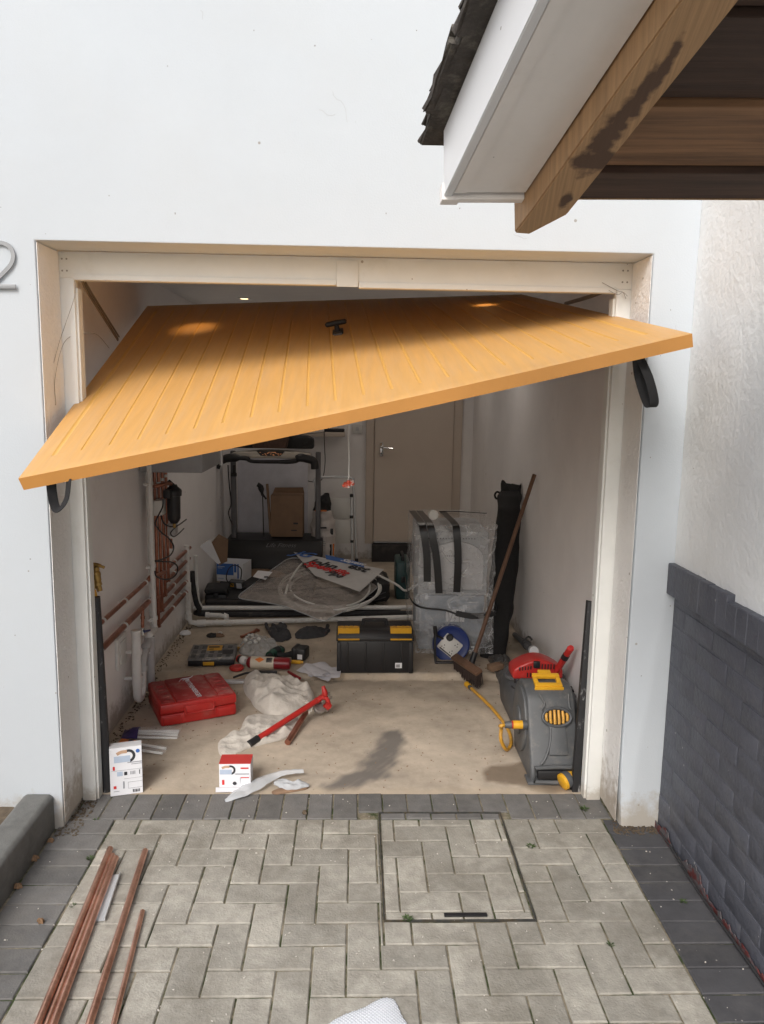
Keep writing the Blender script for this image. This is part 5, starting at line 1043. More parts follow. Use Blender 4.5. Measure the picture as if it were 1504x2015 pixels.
for i in range(5):
    for j in range(3): mb.bx((.012+wd/5*i*.95, .02+.08*j, .0485), (.012+wd/5*i*.95+.028, .075+.08*j, .0495), bev=.0008)
obj('lid_windows', mb, M['greyplastic'], lid)
mb = MB(F0); mb.bx((wd*.35, .14, .0499), (wd*.68, .235, .0508)); yl_ = obj('yellow_label', mb, M['yellow'], lid); mb = MB(F0); mb.bx((wd*.38, .19, .0511), (wd*.62, .215, .0516)); mb.bx((wd*.4, .155, .0511), (wd*.5, .17, .0516)); obj('print', mb, M['ink'], yl_)
mb = MB(F0); mb.bx((wd*.72, .07, .0499), (wd*.95, .15, .0508)); obj('dark_label', mb, M['ink'], lid)
# gas torch
t = thing('gas_torch', 'dark red gas cylinder of a blow torch lying on its side', 'gas canister', az(520, 1312, .036))
g0, g1 = az(487, 1303, .036+.034), az(573, 1306, .036+.034); ax = (g1-g0).normalized(); L = (g1-g0).length; r_ = .036
mb = MB(); mb.lathe([(.016, -.004), (.03, .006), (r_, .02), (r_, L-.02), (.032, L-.006), (.012, L)], g0, ax); obj('cylinder', mb, M['reddark'], t)
mb = MB(); mb.lathe([(r_+.0006, .024), (r_+.0006, L*.62)], g0, ax); lb_ = obj('cream_label', mb, mat('cream_label', (.60, .53, .42), .45), t)
def onc(s, al, rr): 
    side = ax.cross(V(0, 0, 1)).normalized(); up = side.cross(ax); return g0+ax*s+(side*math.cos(al)+up*math.sin(al))*rr
mb = MB()
for i in range(1): 
    s0 = L*.30; q_ = [(s0-.028, .85), (s0, .35), (s0+.028, .85), (s0, 1.35)]
    vs2 = []; t_ = bmesh.new(); n8 = 6
    G = [[t_.verts.new(onc(q_[0][0]*(1-a)*(1-b)+q_[1][0]*a*(1-b)+q_[2][0]*a*b+q_[3][0]*(1-a)*b, q_[0][1]*(1-a)*(1-b)+q_[1][1]*a*(1-b)+q_[2][1]*a*b+q_[3][1]*(1-a)*b, r_+.0012)) for a in [k/n8 for k in range(n8+1)]] for b in [k/n8 for k in range(n8+1)]]
    for j in range(n8):
        for i2 in range(n8): t_.faces.new((G[j][i2], G[j][i2+1], G[j+1][i2+1], G[j+1][i2]))
    mb._merge(t_)
obj('orange_diamond', mb, M['orange'], lb_)
mb = MB()
for k in range(5): mb.box(onc(L*.52, .5+.17*k, r_+.001), (.035, .004, .004))
obj('print', mb, M['ink'], lb_)
n0, n1 = az(470, 1296, .036+.028), az(490, 1303, .036+.03); ax2 = (n1-n0).normalized()
mb = MB(); mb.lathe([(.022, 0), (.024, .004), (.024, .012)], n0, ax2); obj('red_cap', mb, M['red'], t)
mb = MB(); mb.lathe([(.0235, .0125), (.0235, .035)], n0, ax2); obj('black_collar', mb, M['black'], t); mb = MB(); mb.lathe([(.025, .0355), (.026, .06), (.018, .075)], n0, ax2); obj('white_collar', mb, M['whiteplastic'], t)
c_ = az(466, 1318, .037); mb = MB(); mb.tube([(c_.x+.032*math.cos(a), c_.y+.032*math.sin(a), .049) for a in [2*math.pi*k/32 for k in range(32)]], .0115, 10, closed=True); mb.lathe([(.0215, .002), (.0215, .02)], V(c_.x, c_.y, .037)); setp(obj('tape_roll', mb, M['red']), 'small flat roll of red tape beside the gas torch', 'tape roll')
mb = MB(); mb.tube([az(460, 1333, .045), az(482, 1325, .045), az(500, 1322, .048)], [.006, .007, .005], 8); mb.tube([az(498, 1323, .045), az(545, 1324, .05)], [.012, .016], 8, flat=.5); setp(obj('utility_knife', mb, M['rubber']), 'slim black knife lying below the gas torch', 'knife')
# drill
t = thing('cordless_drill', 'dark green cordless drill lying with its battery to the right', 'drill', az(560, 1300, .036))
dp_ = lambda x, y, h: az(x, y, .036+h)
mb = MB(); mb.tube([dp_(524, 1296, .03), dp_(534, 1290, .035), dp_(541, 1284, .035), dp_(550, 1280, .035), dp_(556, 1279, .03)], [.018, .026, .03, .03, .022], 14, sm=3); obj('motor_body', mb, M['rubber'], t); mb = MB(); mb.tube([dp_(531, 1291, .034), dp_(538, 1286, .036)], [.029, .0325], 14); mb.tube([dp_(548, 1281, .035), dp_(554, 1279.5, .033)], [.0315, .027], 14); obj('green_shell', mb, M['green'], t)
mb = MB(); mb.tube([dp_(516, 1303, .026), dp_(526, 1295, .03)], [.012, .019], 12); obj('chuck', mb, M['rubber'], t)
mb = MB(); mb.tube([dp_(545, 1290, .03), dp_(560, 1289, .03), dp_(578, 1286, .03)], [.018, .016, .02], 12, sm=3, flat=.8); obj('grip', mb, M['rubber'], t)
mb = MB(); c_ = dp_(592, 1284, .042); Fd = frame(c_, R_(-15)); mb = MB(Fd); mb.box((0, 0, 0), (.085, .10, .075), bev=.012); mb.box((-.03, 0, 0), (.03, .105, .082), bev=.01); bt = obj('battery', mb, M['black'], t)
mb = MB(Fd); mb.box((.012, -.052, -.01), (.03, .002, .03)); obj('white_label', mb, M['white'], bt)
mb = MB(); mb.tube([dp_(574, 1302, .012), dp_(592, 1303, .012)], .012, 10); mb.tube([dp_(592, 1303, .012), dp_(597, 1303, .012)], .008, 8); t = setp(obj('screwdriver', mb, M['yellow']), 'stubby yellow screwdriver handle between the drill and the gas torch', 'screwdriver')
mb = MB(); mb.tube([dp_(463, 1274, .012), dp_(471, 1277, .012)], .012, 10); mb.tube([dp_(470, 1277, .012), dp_(480, 1268, .012)], .006, 8); setp(obj('screwdriver', mb, M['hose']), 'small yellow screwdriver at the corner of the organiser case', 'screwdriver')
# clear plastic wrapping clump
mb = MB(); P = [az(x, y, .036) for x, y in ((470, 1283), (480, 1262), (500, 1255), (530, 1258), (545, 1270), (540, 1285), (515, 1298), (490, 1292))]; mb.blob(P, .02, z0=.037, rings=24, n=130, amp=.9, fr=18, seed=11, rag=.02, fold=((.4, 70, .014), (1.9, 90, .010))); setp(obj('clear_wrapping', mb, M['poly']), 'crumpled clear plastic wrapping left of the drill', 'wrapping')
bpy.context.scene.objects['clear_wrapping'].data.materials[0] = M['filmclump']
mb = MB(); random.seed(9)
for i in range(9):
    c_ = az(random.uniform(482, 520), random.uniform(1258, 1280), .05); mb.lathe([(.008, 0), (.013, .003), (.013, .012), (.008, .014)], c_+V(0, 0, .03), (random.uniform(-1, 1), random.uniform(-1, 1), 1), 12)
setp(obj('white_fittings', mb, M['whiteplastic'], kind='stuff'), 'loose white pipe fittings in the clear wrapping', 'fittings')
# gloves
def glove(nm, lab, palm, fingers, seed):
    t = thing('work_glove', lab, 'glove', palm[0], group=None)
    mb = MB(); mb.blob(palm, .03, z0=.037, rings=8, n=48, amp=.5, fr=24, seed=seed)
    for P_, r_ in fingers: mb.tube(P_, [r_*.8]+[r_]*(8)+[r_*.6], 10, sm=4)
    for v in mb.bm.verts: v.co += V(nz(v.co, 40, seed), nz(v.co, 40, 2), nz(v.co, 40, 5))*.005
    obj('knit', mb, M['glove'], t)
G_ = lambda x, y, h=.018: az(x, y, .036+h)
glove('g', 'dark grey work glove with spread fingers, left of the pair', [G_(x, y, 0) for x, y in ((528, 1240), (548, 1233), (560, 1232), (574, 1254), (560, 1262), (540, 1261))],
      [([G_(532, 1242), G_(526, 1234), G_(524, 1228)], .012), ([G_(543, 1238), G_(540, 1231), G_(536, 1229)], .012), ([G_(553, 1237), G_(551, 1231), G_(552, 1227)], .012), ([G_(560, 1240), G_(562, 1233), G_(560, 1229)], .011)], 3)
glove('g', 'dark grey work glove folded flat with its thumb up, right of the pair', [G_(x, y, 0) for x, y in ((582, 1246), (600, 1238), (630, 1237), (645, 1243), (640, 1252), (610, 1257), (585, 1257))],
      [([G_(638, 1245), G_(643, 1238), G_(645, 1231)], .012), ([G_(632, 1242), G_(642, 1240), G_(648, 1241)], .013)], 6)
mb = MB(); mb.pipe(az(475, 1253, .047), az(500, 1243, .047), .010, .002); mb.tube([az(500, 1243, .047), az(505, 1239, .047), az(509, 1241, .045)], .011, 10, sm=3); setp(obj('copper_offcut', mb, M['copper']), 'short copper bend left of the spread glove', 'pipe offcut')
random.seed(21)
for (x, y, s, lab, mt) in ((418, 1252, .03, 'dark crumpled scrap near the left wall behind the organiser', 'rubber'), (432, 1252, .025, 'brown crumpled scrap behind the organiser case', 'card'), (365, 1247, .035, 'white torn paper scrap at the foot of the left wall', 'white'), (493, 1252, .022, 'small black plug piece beside the copper bend', 'black'), (434, 1248, .012, 'tiny white plastic piece behind the organiser case', 'whiteplastic'), (765, 1198, .02, 'pale plastic cap on the mat near the wrapped appliance', 'whiteplastic'), (753, 1195, .015, 'small dark cap on the mat beside the pale cap', 'rubber')):
    c_ = az(x, y, .036); mb = MB(); P = [V(c_.x+s*(1+.5*random.random())*math.cos(a), c_.y+s*(1+.5*random.random())*math.sin(a), 0) for a in [2*math.pi*k/7 for k in range(7)]]; mb.blob(P, .012, z0=.037, rings=5, n=30, amp=.8, fr=60, seed=x); setp(obj('floor_scrap', mb, M[mt]), lab, 'scrap')
# paper sheets
t = thing('paper_sheets', 'crumpled pale paper sheets on the step edge left of the toolbox', 'paper', az(630, 1330, .037))
for k, q4 in enumerate((((583, 1322), (603, 1307), (668, 1322), (645, 1343)), ((612, 1316), (672, 1317), (669, 1338), (606, 1334)), ((600, 1312), (640, 1306), (662, 1328), (610, 1336)))):
    Pq = [az(x, y, .04) for x, y in q4]
    def pf(u, v, k=k, Pq=Pq):
        p = (Pq[0]*(1-u)+Pq[1]*u)*(1-v)+(Pq[3]*(1-u)+Pq[2]*u)*v; return V(p.x, p.y, .041+.004*k+.010*abs(nz(p, 13, k))+.006*abs(math.sin(p.x*30+p.y*22+k*2))+.02*max(0, u-.8)*(k == 1))
    mb = MB(); mb.grid(pf, 26, 16); obj('sheet', mb, M['paper'], t, ang=18)
mb = MB(); mb.tube([az(568, 1322, .05), az(590, 1335, .05)], .009, 8); setp(obj('red_marker', mb, M['reddark']), 'dark red marker half under the paper sheets', 'marker')
mb = MB(); a, b = az(462, 1352, .0), az(520, 1358, .0); mb.box(((a.x+b.x)/2-.05, 1.50, .01), (.22, .04, .014), bev=.002); setp(obj('threshold_strip', mb, M['alu']), 'short metal strip at the step, half under the dust sheet', 'metal strip')
# dust sheets
mb = MB(); P = [az(x, y, .05) for x, y in ((482, 1345), (484, 1326), (520, 1320), (560, 1328), (600, 1345), (620, 1358), (612, 1376), (575, 1392), (535, 1394), (505, 1378), (492, 1362))]
mb.blob(P, .06, z0=.001, rings=40, n=190, amp=.28, fr=7, seed=2, power=.42, rag=.01, fold=((.5, 34, .022), (2.0, 24, .018), (1.2, 80, .009), (2.6, 120, .005))); o_ = obj('dust_sheet', mb, M['cloth']); setp(o_, 'bundled cream dust sheet heaped behind the red pipe bender', 'dust sheet')
mb = MB(); P = [az(x, y, .02) for x, y in ((428, 1474), (430, 1458), (445, 1447), (470, 1436), (488, 1407), (530, 1404), (585, 1408), (590, 1425), (560, 1447), (500, 1462), (470, 1474), (440, 1482))]
mb.blob(P, .012, z0=.001, rings=36, n=190, amp=.3, fr=7, seed=7, power=.4, rag=.012, fold=((1.0, 40, .014), (2.3, 30, .010), (.2, 95, .006), (1.6, 130, .004))); setp(obj('dust_sheet', mb, M['cloth']), 'flattened cream dust sheet with a twisted corner under the pipe bender handle', 'dust sheet')
# pipe bender
t = thing('pipe_bender', 'red pipe bender with long tubular handle resting on the dust sheets', 'pipe bender', az(560, 1420, .05))
p0, p1 = az(494, 1462, .02), az(628, 1376, .10); d_ = (p1-p0).normalized()
mb = MB(); mb.tube([p0+d_*.03, p1], .0145, 16); obj('handle', mb, M['red'], t)
mb = MB(); mb.tube([p0-d_*.01, p0+d_*.045], .0175, 16); obj('end_cap', mb, M['black'], t)
q = p1; up = V(0, 0, 1); mb = MB(); mb.tube([q-d_*.02, q+d_*.03, az(640, 1366, .13), az(636, 1350, .17)], [.016, .018, .015, .01], 12, sm=3); mb.tube([az(625, 1378, .10), az(640, 1372, .11), az(648, 1388, .07)], [.014, .016, .012], 12, sm=3); mb.tube([az(640, 1385, .08), az(649, 1392, .06)], .018, 10); hd = obj('forming_head', mb, M['red'], t)
mb = MB()
for x, y, h in ((645, 1364, .13), (649, 1372, .11), (635, 1380, .10)): mb.tube([az(x, y, h), az(x+3, y+1, h)], .010, 8)
obj('bolts', mb, M['steel'], hd)
mb = MB(); c_ = az(628, 1393, .045); mb.lathe([(.03, 0), (.034, .004), (.03, .012), (.034, .02), (.03, .024)], c_, (.3, -.6, .6)); mb.tube([az(638, 1396, .03), az(646, 1397, .03)], .012, 10); obj('roller', mb, M['steel'], t)
mb = MB(); mb.tube([az(*q_) for q_ in ((597, 1378, .09), (605, 1384, .085), (610, 1394, .07), (608, 1405, .05))], .003, 6, sm=4); mb.tube([az(*q_) for q_ in ((602, 1376, .09), (609, 1386, .085), (613, 1400, .06), (600, 1395, .06), (599, 1420, .015))], .003, 6, sm=4); obj('string_tie', mb, M['cloth'], t)
mb = MB(); mb.pipe(az(566, 1461, .016), az(602, 1402, .045), .0145, .002); setp(obj('copper_offcut', mb, M['copper']), 'short length of dull copper pipe under the bender handle', 'pipe offcut')
# hose reel
HR = thing('hose_reel', 'grey boxed hose reel with yellow handle, oval window and yellow hose', 'hose reel', (.9, .5, 0))
xa, xb = .792, 1.03
prof = [(.345, 0), (.335, .03), (.345, .07), (.40, .18), (.445, .27), (.475, .33), (.52, .36), (.58, .372), (.65, .36), (.705, .32), (.73, .25), (.735, .15), (.72, .06), (.70, 0)]
mb = MB(); mb.prism([(p[0], p[1]) for p in catmull([(a, b, 0) for a, b in prof], 3)], (xa+.012, 0, 0), (0, 1, 0), (0, 0, 1), xb-xa-.024, bev=.012, seg=3); obj('casing', mb, M['reelgrey'], HR)
# raised round side disc
mb = MB(); mb.prism([(.575+.135*math.cos(a), .20+.15*math.sin(a)) for a in [2*math.pi*i/40 for i in range(40)]], (xa+.0, 0, 0), (0, 1, 0), (0, 0, 1), .016, bev=.007, seg=2); mb.prism([(.575+.06*math.cos(a), .19+.065*math.sin(a)) for a in [2*math.pi*i/30 for i in range(30)]], (xa-.008, 0, 0), (0, 1, 0), (0, 0, 1), .012, bev=.004); obj('side_disc', mb, M['reelgrey'], HR)
fl = V(0, -.447, -.894)  # down the sloped front
Ff = Matrix.Translation((.93, .434, .262)) @ Matrix(((1, 0, 0, 0), (0, .447, -.894, 0), (0, .894, .447, 0), (0, 0, 0, 1)))  # local y up the slope, z outwards
mb = MB(Ff); el = [(.056*math.cos(a), .033*math.sin(a)) for a in [2*math.pi*i/36 for i in range(36)]]
mb.tube([(x, y, .006) for x, y in [(1.12*x, 1.18*y) for x, y in el]], .007, 10, closed=True); obj('window_rim', mb, M['greyplastic'], HR)
mb = MB(Ff); mb.prism(el, (0, 0, .0005), (1, 0, 0), (0, 1, 0), .003); obj('window_opening', mb, mat('dark_opening', (.01, .008, .006), .9), HR)
for i in range(6):
    x = -.045+.018*i; hh = .030*math.sqrt(max(.05, 1-(x/.054)**2)); mb = MB(Ff); mb.tube([(x, -hh, .002), (x*1.04, -hh*.5, .0045), (x*1.05, 0, .0055), (x*1.04, hh*.5, .0045), (x, hh, .002)], .0066, 8, sm=2); obj('wound_hose', mb, M['hose'], HR)
mb = MB(Ff); mb.prism([(-.045, -.16), (.04, -.16), (.034, -.045), (.045, -.04), (-.045, -.04), (-.03, -.05)], (0, 0, .002), (1, 0, 0), (0, 1, 0), .006, bev=.003); obj('front_panel', mb, M['reelgrey'], HR); mb = MB(Ff); mb.tube([(-.075, .10, .004), (-.05, .06, .006), (-.066, .03, .006)], .004, 8, sm=3); obj('moulded_rib', mb, M['reelgrey'], HR); mb = MB(Ff); mb.tube([(.06, .1, .004), (.058, .05, .006), (.066, .03, .006)], .004, 8, sm=3); obj('moulded_rib', mb, M['reelgrey'], HR); mb = MB(Ff); mb.tube([(-.03, -.04, .004), (-.035, -.10, .005), (-.06, -.17, .004), (-.085, -.20, .003)], .005, 8, sm=4); obj('moulded_rib', mb, M['reelgrey'], HR)
mb = MB(); mb.bx((.83, .317, .028), (.995, .345, .068), bev=.006); obj('foot_slot', mb, M['black'], HR)
mb = MB(); mb.tube([(.82, .325, .018), (.82, .325, .078), (.90, .328, .082), (1.01, .33, .078), (1.01, .325, .018), (.90, .32, .014)], .010, 10, closed=True); mb.bx((.79, .322, 0), (1.025, .40, .014), bev=.004); obj('foot', mb, M['reelgrey'], HR)
mb = MB(Matrix.Translation((.912, .565, .372)) @ Matrix.Rotation(R_(18), 4, 'X'))
mb.bx((-.062, -.045, 0), (.062, -.022, .02), bev=.004); mb.bx((-.062, .022, 0), (.062, .045, .02), bev=.004); mb.bx((-.062, -.0215, .001), (-.042, .0215, .018), bev=.003); mb.bx((.042, -.0215, .001), (.062, .0215, .018), bev=.003); mb.bx((-.03, .046, .002), (.03, .075, .016), bev=.004); mb.bx((-.066, -.055, -.012), (.066, -.046, .014), bev=.003)
obj('carry_handle', mb, M['yellow'], HR)
mb = MB(); mb.tube([(xb-.02, .62, .30), (xb+.02, .62, .32)], .016, 12); obj('crank_hub', mb, M['black'], HR)
ca = ax_(1028, 1426, xa-.01); mb = MB(); mb.tube([ca+V(.02, 0, 0), ca], .021, 16); obj('inlet_socket', mb, M['greyplastic'], HR)
mb = MB(); mb.tube([ca, ca-V(.042, 0, 0)], .0185, 16); cn_ = obj('yellow_connector', mb, M['yellow'], HR); mb = MB(); mb.tube([ca-V(.042, 0, 0), ca-V(.048, 0, 0)], .0175, 16); obj('red_ring', mb, M['red'], cn_); mb = MB(); mb.tube([ca-V(.0485, 0, 0), ca-V(.078, 0, .002)], [.017, .014], 14); obj('grey_nut', mb, M['greyplastic'], cn_)
e = ca-V(.078, 0, .002)
tail0 = az(925, 1352, .02); P = [e, e+V(-.02, 0, -.005), ay(987, 1430, .60), ay(986, 1455, .60), az(997, 1475, .012), az(1006, 1462, .014), az(1002, 1440, .016), az(990, 1420, .018), az(965, 1390, .018), az(938, 1364, .018), tail0]
mb = MB(); mb.tube(P, .0085, 12, sm=8); obj('hose', mb, M['hose'], HR)
dd = (P[-2]-P[-1]).normalized(); mb = MB(); mb.tube([tail0+dd*.02, tail0-dd*.004], .013, 12); obj('grey_collar', mb, M['greyplastic'], HR); mb = MB(); mb.tube([tail0-dd*.004, tail0-dd*.045], [.015, .0165], 12); mb.tube([tail0-dd*.045, tail0-dd*.055], .012, 12); obj('tail_connector', mb, M['yellow'], HR)
# spray gun
t = thing('spray_gun', 'yellow and grey hose spray head lying against the right door post', 'spray gun', az(1115, 1545, .03))
s0, s1 = V(.895, .315, .032), V(.985, .345, .06); s0 = az(1105, 1540, .032); s1 = az(1140, 1521, .06); ax = (s1-s0).normalized()
mb = MB(); mb.lathe([(.028, 0), (.035, .004), (.036, .016)], s0, ax); obj('spray_face', mb, M['yellow'], t)
mb = MB(); mb.lathe([(.0365, .0165), (.037, .034), (.033, .044)], s0, ax); obj('grey_band', mb, M['greyplastic'], t)
mb = MB(); mb.lathe([(.032, .0445), (.024, .062), (.019, .075), (.018, .105)], s0, ax); obj('neck', mb, M['yellow'], t)
# garden machine (mower body) behind the reel
t = thing('lawn_mower', 'grey electric lawn mower with ribbed red cover behind the hose reel', 'lawn mower', (1.0, .95, 0))
mb = MB(); mb.prism([(-.15, 0), (-.16, .10), (-.15, .19), (-.12, .21), (.13, .21), (.15, .19), (.16, .10), (.15, 0)], (.975, 1.20, .02), (1, 0, 0), (0, 0, 1), .42, bev=.03, seg=3); obj('deck', mb, M['greyplastic'], t)
zr = .232
mb = MB(); mb.lathe([(.155, 0), (.158, .008), (.15, .014)], (.965, 1.02, zr-.004)); 
for v in mb.bm.verts: v.co.y = 1.02+(v.co.y-1.02)*.62
obj('grille_ring', mb, M['greyplastic'], t)
mb = MB()
for i in range(12): mb.box((.965-.12+.0215*i, .935-.0*abs(i-5.5), zr+.004), (.008, .016, .014))
obj('ring_slots', mb, M['black'], t)
mb = MB(); pl = [(-.128, 0)]+[(-.128+.256*i/16, .052+.052*math.sin(math.pi*i/16)) for i in range(17)]+[(.128, 0)]; mb.prism(pl, (.965, 1.075, zr+.008), (1, 0, 0), (0, 0, 1), .13, bev=.014, seg=3); cov = obj('red_cover', mb, M['red'], t)
mb = MB()
for i in range(8): mb.box((.965-.055+.0155*i, .9435, zr+.034), (.006, .004, .022))
for i in range(5): mb.box((.965+.018+.015*i, .9435, zr+.078), (.006, .004, .026))
for i in range(5): mb.box((.965-.095+.014*i, .9435, zr+.072-.002*(4-i)), (.006, .004, .018))
obj('cover_slots', mb, M['black'], cov)
mb = MB(); mb.box((.955, .945, zr+.088), (.034, .02, .036), bev=.006); obj('black_button', mb, M['black'], t)
a, b = az(1085, 1338, .22), az(1123, 1274, .40); a = ay(1084, 1338, .98); b = ay(1123, 1276, .88); d_ = (b-a).normalized()
mb = MB(); mb.tube([a-d_*.05, b], [.0165]*2, 16); obj('red_handle', mb, M['red'], t); mb = MB(); mb.tube([b-d_*.075, b-d_*.045], .0185, 16); obj('handle_band', mb, M['black'], t); mb = MB(); mb.tube([b-d_*.002, b+d_*.012], [.018, .012], 14); obj('handle_tip', mb, M['inkred'], t)
mb = MB(); mb.tube([(.83, .93, .21), (.86, .86, .215), (1.0, .83, .22), (1.1, .9, .22), (1.12, 1.0, .22)], .005, 8, sm=5); obj('rim_cable', mb, M['black'], t)
# grey pole lying behind
t = thing('grey_pole', 'grey extending pole lying along the foot of the right wall', 'pole', (1.08, 1.6, .05))
pa, pb = V(1.03, 1.33, .26), V(1.115, 2.25, .06); d_ = (pb-pa).normalized()
mb = MB(); mb.tube([pa, pa+d_*.5], .022, 16); mb.tube([pa+d_*.5, pb], .017, 14); obj('tube', mb, M['greyplastic'], t); mb = MB(); mb.tube([pa-d_*.01, pa+d_*.05], .026, 16); obj('light_collar', mb, M['alu'], t)
mb = MB(); mb.tube([pa+d_*.28, pa+d_*.36], .027, 14); mb.tube([pa+d_*.32+V(-.02, 0, .02), pa+d_*.32+V(.01, 0, .05), pa+d_*.30+V(.03, 0, .03)], .006, 8, sm=3); obj('clamp', mb, M['black'], t)
# crumpled grey sack left of the mower
mb = MB(); P = [az(x, y, .02) for x, y in ((960, 1298), (985, 1293), (1003, 1300), (1008, 1325), (1012, 1355), (1012, 1390), (1004, 1396), (990, 1362), (978, 1335), (965, 1312))]; mb.blob(P, .05, z0=.02, rings=16, n=110, amp=.8, fr=16, seed=5, rag=.01); setp(obj('rubble_sack', mb, mat('grey_sack', (.09, .09, .09), .45, var=.25, vs=20, bump=.6, bs=40, dirt=(.25, .19, .13), ds=10, dt=(.5, .7))), 'crumpled dirty grey plastic sack left of the lawn mower', 'sack')
mb = MB(); mb.box(az(975, 1312, .08), (.09, .05, .035), rot=Matrix.Rotation(.5, 4, 'Z'), bev=.003); setp(obj('cardboard_piece', mb, M['card']), 'small piece of brown board on the grey sack', 'cardboard')
# ================================================================== OUTSIDE
def ctube(lab, a, b, r, g=None):
    mb = MB(); d = (b-a); mb.pipe(a, a+d*1.35, r, .0014, 22); return setp(obj('copper_tube', mb, M['copper_new']), lab, 'copper pipe', g)
gname = 'copper pipes lying on the driveway'
ctube('long copper pipe, outermost left of the pipes on the driveway', az(217, 1670, .014), az(78, 2008, .014), .0108, gname)
ctube('long copper pipe lying second from the left with a bright orange side', az(222, 1682, .013), az(96, 2008, .013), .0085, gname)
ctube('long copper pipe touching the grey channel strip', az(228, 1688, .014), az(108, 2008, .014), .0108, gname)
ctube('long copper pipe lying alone right of the bundled pipes', az(286, 1674, .014), az(178, 2010, .014), .0108, gname)
ctube('short thin copper pipe ending halfway up the driveway', az(281, 1793, .010), az(225, 2012, .010), .0075, gname)
mb = MB(); a, b = az(229, 1720, .006), az(198, 1811, .006); d = (b-a).normalized(); n_ = V(-d.y, d.x, 0)
mb.box((a+b)/2-V(0, 0, .002), ((b-a).length, .026, .002), rot=Matrix.Rotation(math.atan2(d.y, d.x), 4, 'Z'))
for s in (-1, 1): mb.box((a+b)/2+n_*.013*s+V(0, 0, .003), ((b-a).length, .002, .012), rot=Matrix.Rotation(math.atan2(d.y, d.x), 4, 'Z'))
setp(obj('metal_channel', mb, M['alu']), 'short grey metal channel strip beside the copper pipes', 'metal strip')
mb = MB(); P = [az(*q) for q in ((640, 2035), (665, 2008), (715, 1988), (750, 1970), (775, 1972), (790, 2000), (800, 2035), (720, 2060))]; mb.blob(P, .010, z0=.002, rings=90, n=260, amp=.12, fr=6, seed=3, power=.5, fold=((1.9, 22, .012),))
for v in mb.bm.verts:
    if v.co.z > .006: v.co.z += .0022*max(0, math.sin(v.co.x*560)*math.sin(v.co.y*560))
bw = MB(); 
t = thing('bubble_wrap', 'sheet of bubble wrap at the bottom of the driveway', 'bubble wrap', az(720, 2010)); obj('sheet', mb, M['bubble'], t)
mb = MB(); random.seed(8); Pc = catmull(P, 5, True)
def inside(x, y):
    c = False; j = len(Pc)-1
    for i in range(len(Pc)):
        if (Pc[i].y > y) != (Pc[j].y > y) and x < (Pc[j].x-Pc[i].x)*(y-Pc[i].y)/(Pc[j].y-Pc[i].y)+Pc[i].x: c = not c
        j = i
    return c
cx_ = sum((p.x for p in Pc))/len(Pc); cy_ = sum((p.y for p in Pc))/len(Pc)
# weeds
def weed(x, y, n, s, lab):
    c = az(x, y); mb = MB(); s *= .78
    for i in range(n):
        a = random.uniform(0, 6.28); l = s*random.uniform(.5, 1); w_ = l*random.uniform(.22, .4); up = random.uniform(.15, .9); d = V(math.cos(a), math.sin(a), 0); p = V(-d.y, d.x, 0); o = c+d*random.uniform(0, s*.4)
        t_ = bmesh.new(); v = [t_.verts.new(q) for q in (o, o+d*l*.5+p*w_*.5+V(0, 0, l*up*.6), o+d*l+V(0, 0, l*up*.7), o+d*l*.5-p*w_*.5+V(0, 0, l*up*.6))]; t_.faces.new(v); mb._merge(t_)
    setp(obj('weed', mb, M['leaf'], smooth=False), lab, 'weed', None)
random.seed(31)
weed(1150, 1593, 42, .026, 'small green weed growing below the right door post')
weed(1345, 1775, 26, .018, 'tiny weed in the dark border beside the brick plinth'); weed(1307, 1640, 22, .02, 'tuft of weed at the corner of the white wall and brick plinth')
weed(1045, 1666, 44, .022, 'grassy weed right of the inspection cover'); weed(802, 1810, 48, .022, 'weed at the near left corner of the inspection cover')
weed(178, 1690, 30, .022, 'weed in the joint left of the copper pipes'); weed(190, 1613, 20, .018, 'small weed at the left corner of the threshold row'); weed(1202, 1860, 22, .018, 'sparse weed in a joint near the dark right border')
weed(144, 1783, 12, .015, 'tiny weed beside the charcoal border'); weed(475, 1617, 14, .014, 'thin moss tuft under the threshold row')
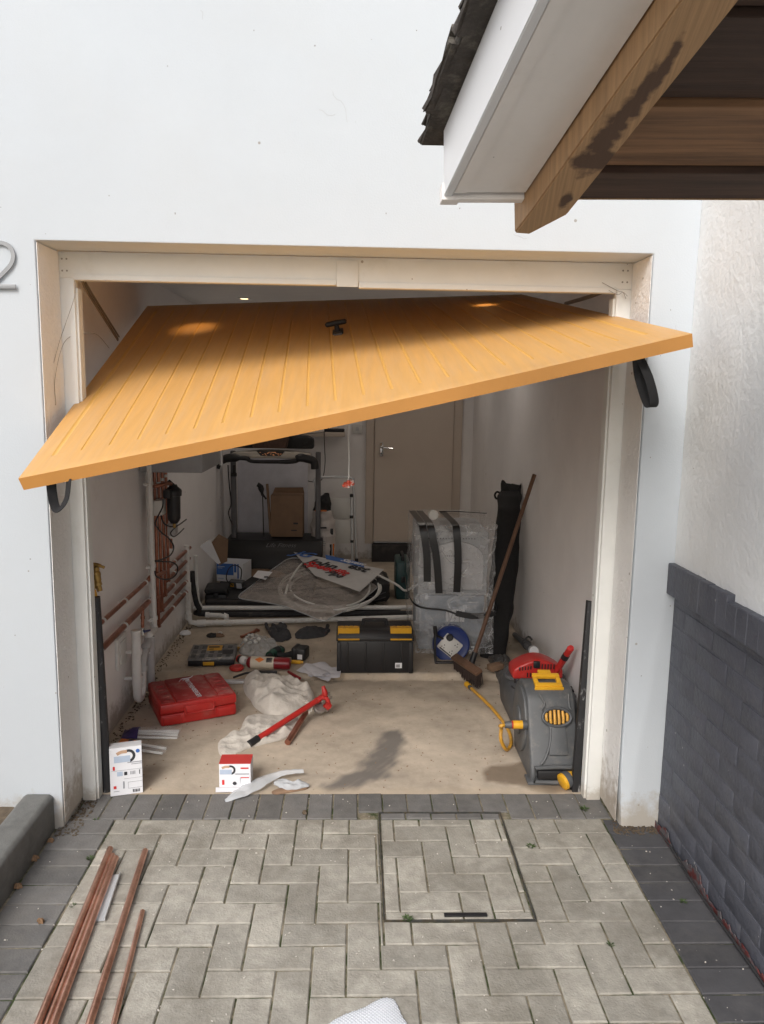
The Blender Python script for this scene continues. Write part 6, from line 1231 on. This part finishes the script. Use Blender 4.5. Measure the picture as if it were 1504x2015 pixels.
def leafy(x, y, s, lab, m='dryleaf'):
    c = az(x, y, .004); mb = MB(); n = 11; a0 = random.uniform(0, 6)
    P = []
    for i in range(n): r_ = s*(1 if i % 2 else .55)*random.uniform(.8, 1.2); a = a0+2*math.pi*i/n; P.append(V(c.x+r_*math.cos(a)*1.3, c.y+r_*math.sin(a), 0))
    mb.blob(P, .008, z0=.002, rings=5, n=44, amp=1.1, fr=60, seed=x); setp(obj('dry_leaf', mb, M[m]), lab, 'leaf')
leafy(66, 1690, .018, 'curled brown leaf on the border beside the kerb'); leafy(36, 1745, .014, 'narrow brown leaf against the kerb foot'); leafy(80, 1814, .011, 'small torn brown leaf on the left border'); leafy(100, 1655, .012, 'small dead leaf near the kerb end')
leafy(600, 1600, .010, 'tiny grey leaf on the threshold row', 'soil')
random.seed(17); mb = MB()
for i in range(300):
    x = random.uniform(-1.08, 1.22); y = random.uniform(-1.4, .25); s = random.uniform(.0012, .0034); mb.box((x, y, .001+s/3), (s*random.uniform(1, 2.2), s, s*.7), rot=Matrix.Rotation(random.uniform(0, 3), 4, 'Z'))
setp(obj('paving_grit', mb, M['cloth'], kind='stuff', smooth=False), 'tiny pale chips of grit scattered over the paving', 'grit')
random.seed(19); mb = MB()
for i in range(420):
    x = random.uniform(-1.1, 1.1); y = random.uniform(.28, 2.3); s = random.uniform(.0015, .005); z = fz(x, y)[0]; mb.box((x, y, z+s/4), (s*random.uniform(1, 2.5), s, s*.6), rot=Matrix.Rotation(random.uniform(0, 3), 4, 'Z'))
setp(obj('floor_debris', mb, M['card'], kind='stuff', smooth=False), 'fine debris and crumbs on the concrete floor', 'debris')
random.seed(23); mb = MB()
for i in range(700):
    k = random.choice((0, 0, 1, 2)); 
    if k == 0: x = -1.13-random.random()*.01+abs(random.gauss(0, .03)); y = random.uniform(.3, 2.5)
    elif k == 1: x = random.uniform(-1.08, -1.0); y = random.uniform(-.06, .2)
    else: x = 1.05+random.random()*.17; y = random.gauss(-.02, .02)
    s = random.uniform(.002, .006); mb.box((x, y, (fz(x, y)[0] if y > .25 else 0)+s/4), (s*1.8, s, s*.7), rot=Matrix.Rotation(random.uniform(0, 3), 4, 'Z'))
setp(obj('wall_foot_debris', mb, M['soil'], kind='stuff', smooth=False), 'crumbled plaster and soil along the feet of the walls', 'debris')
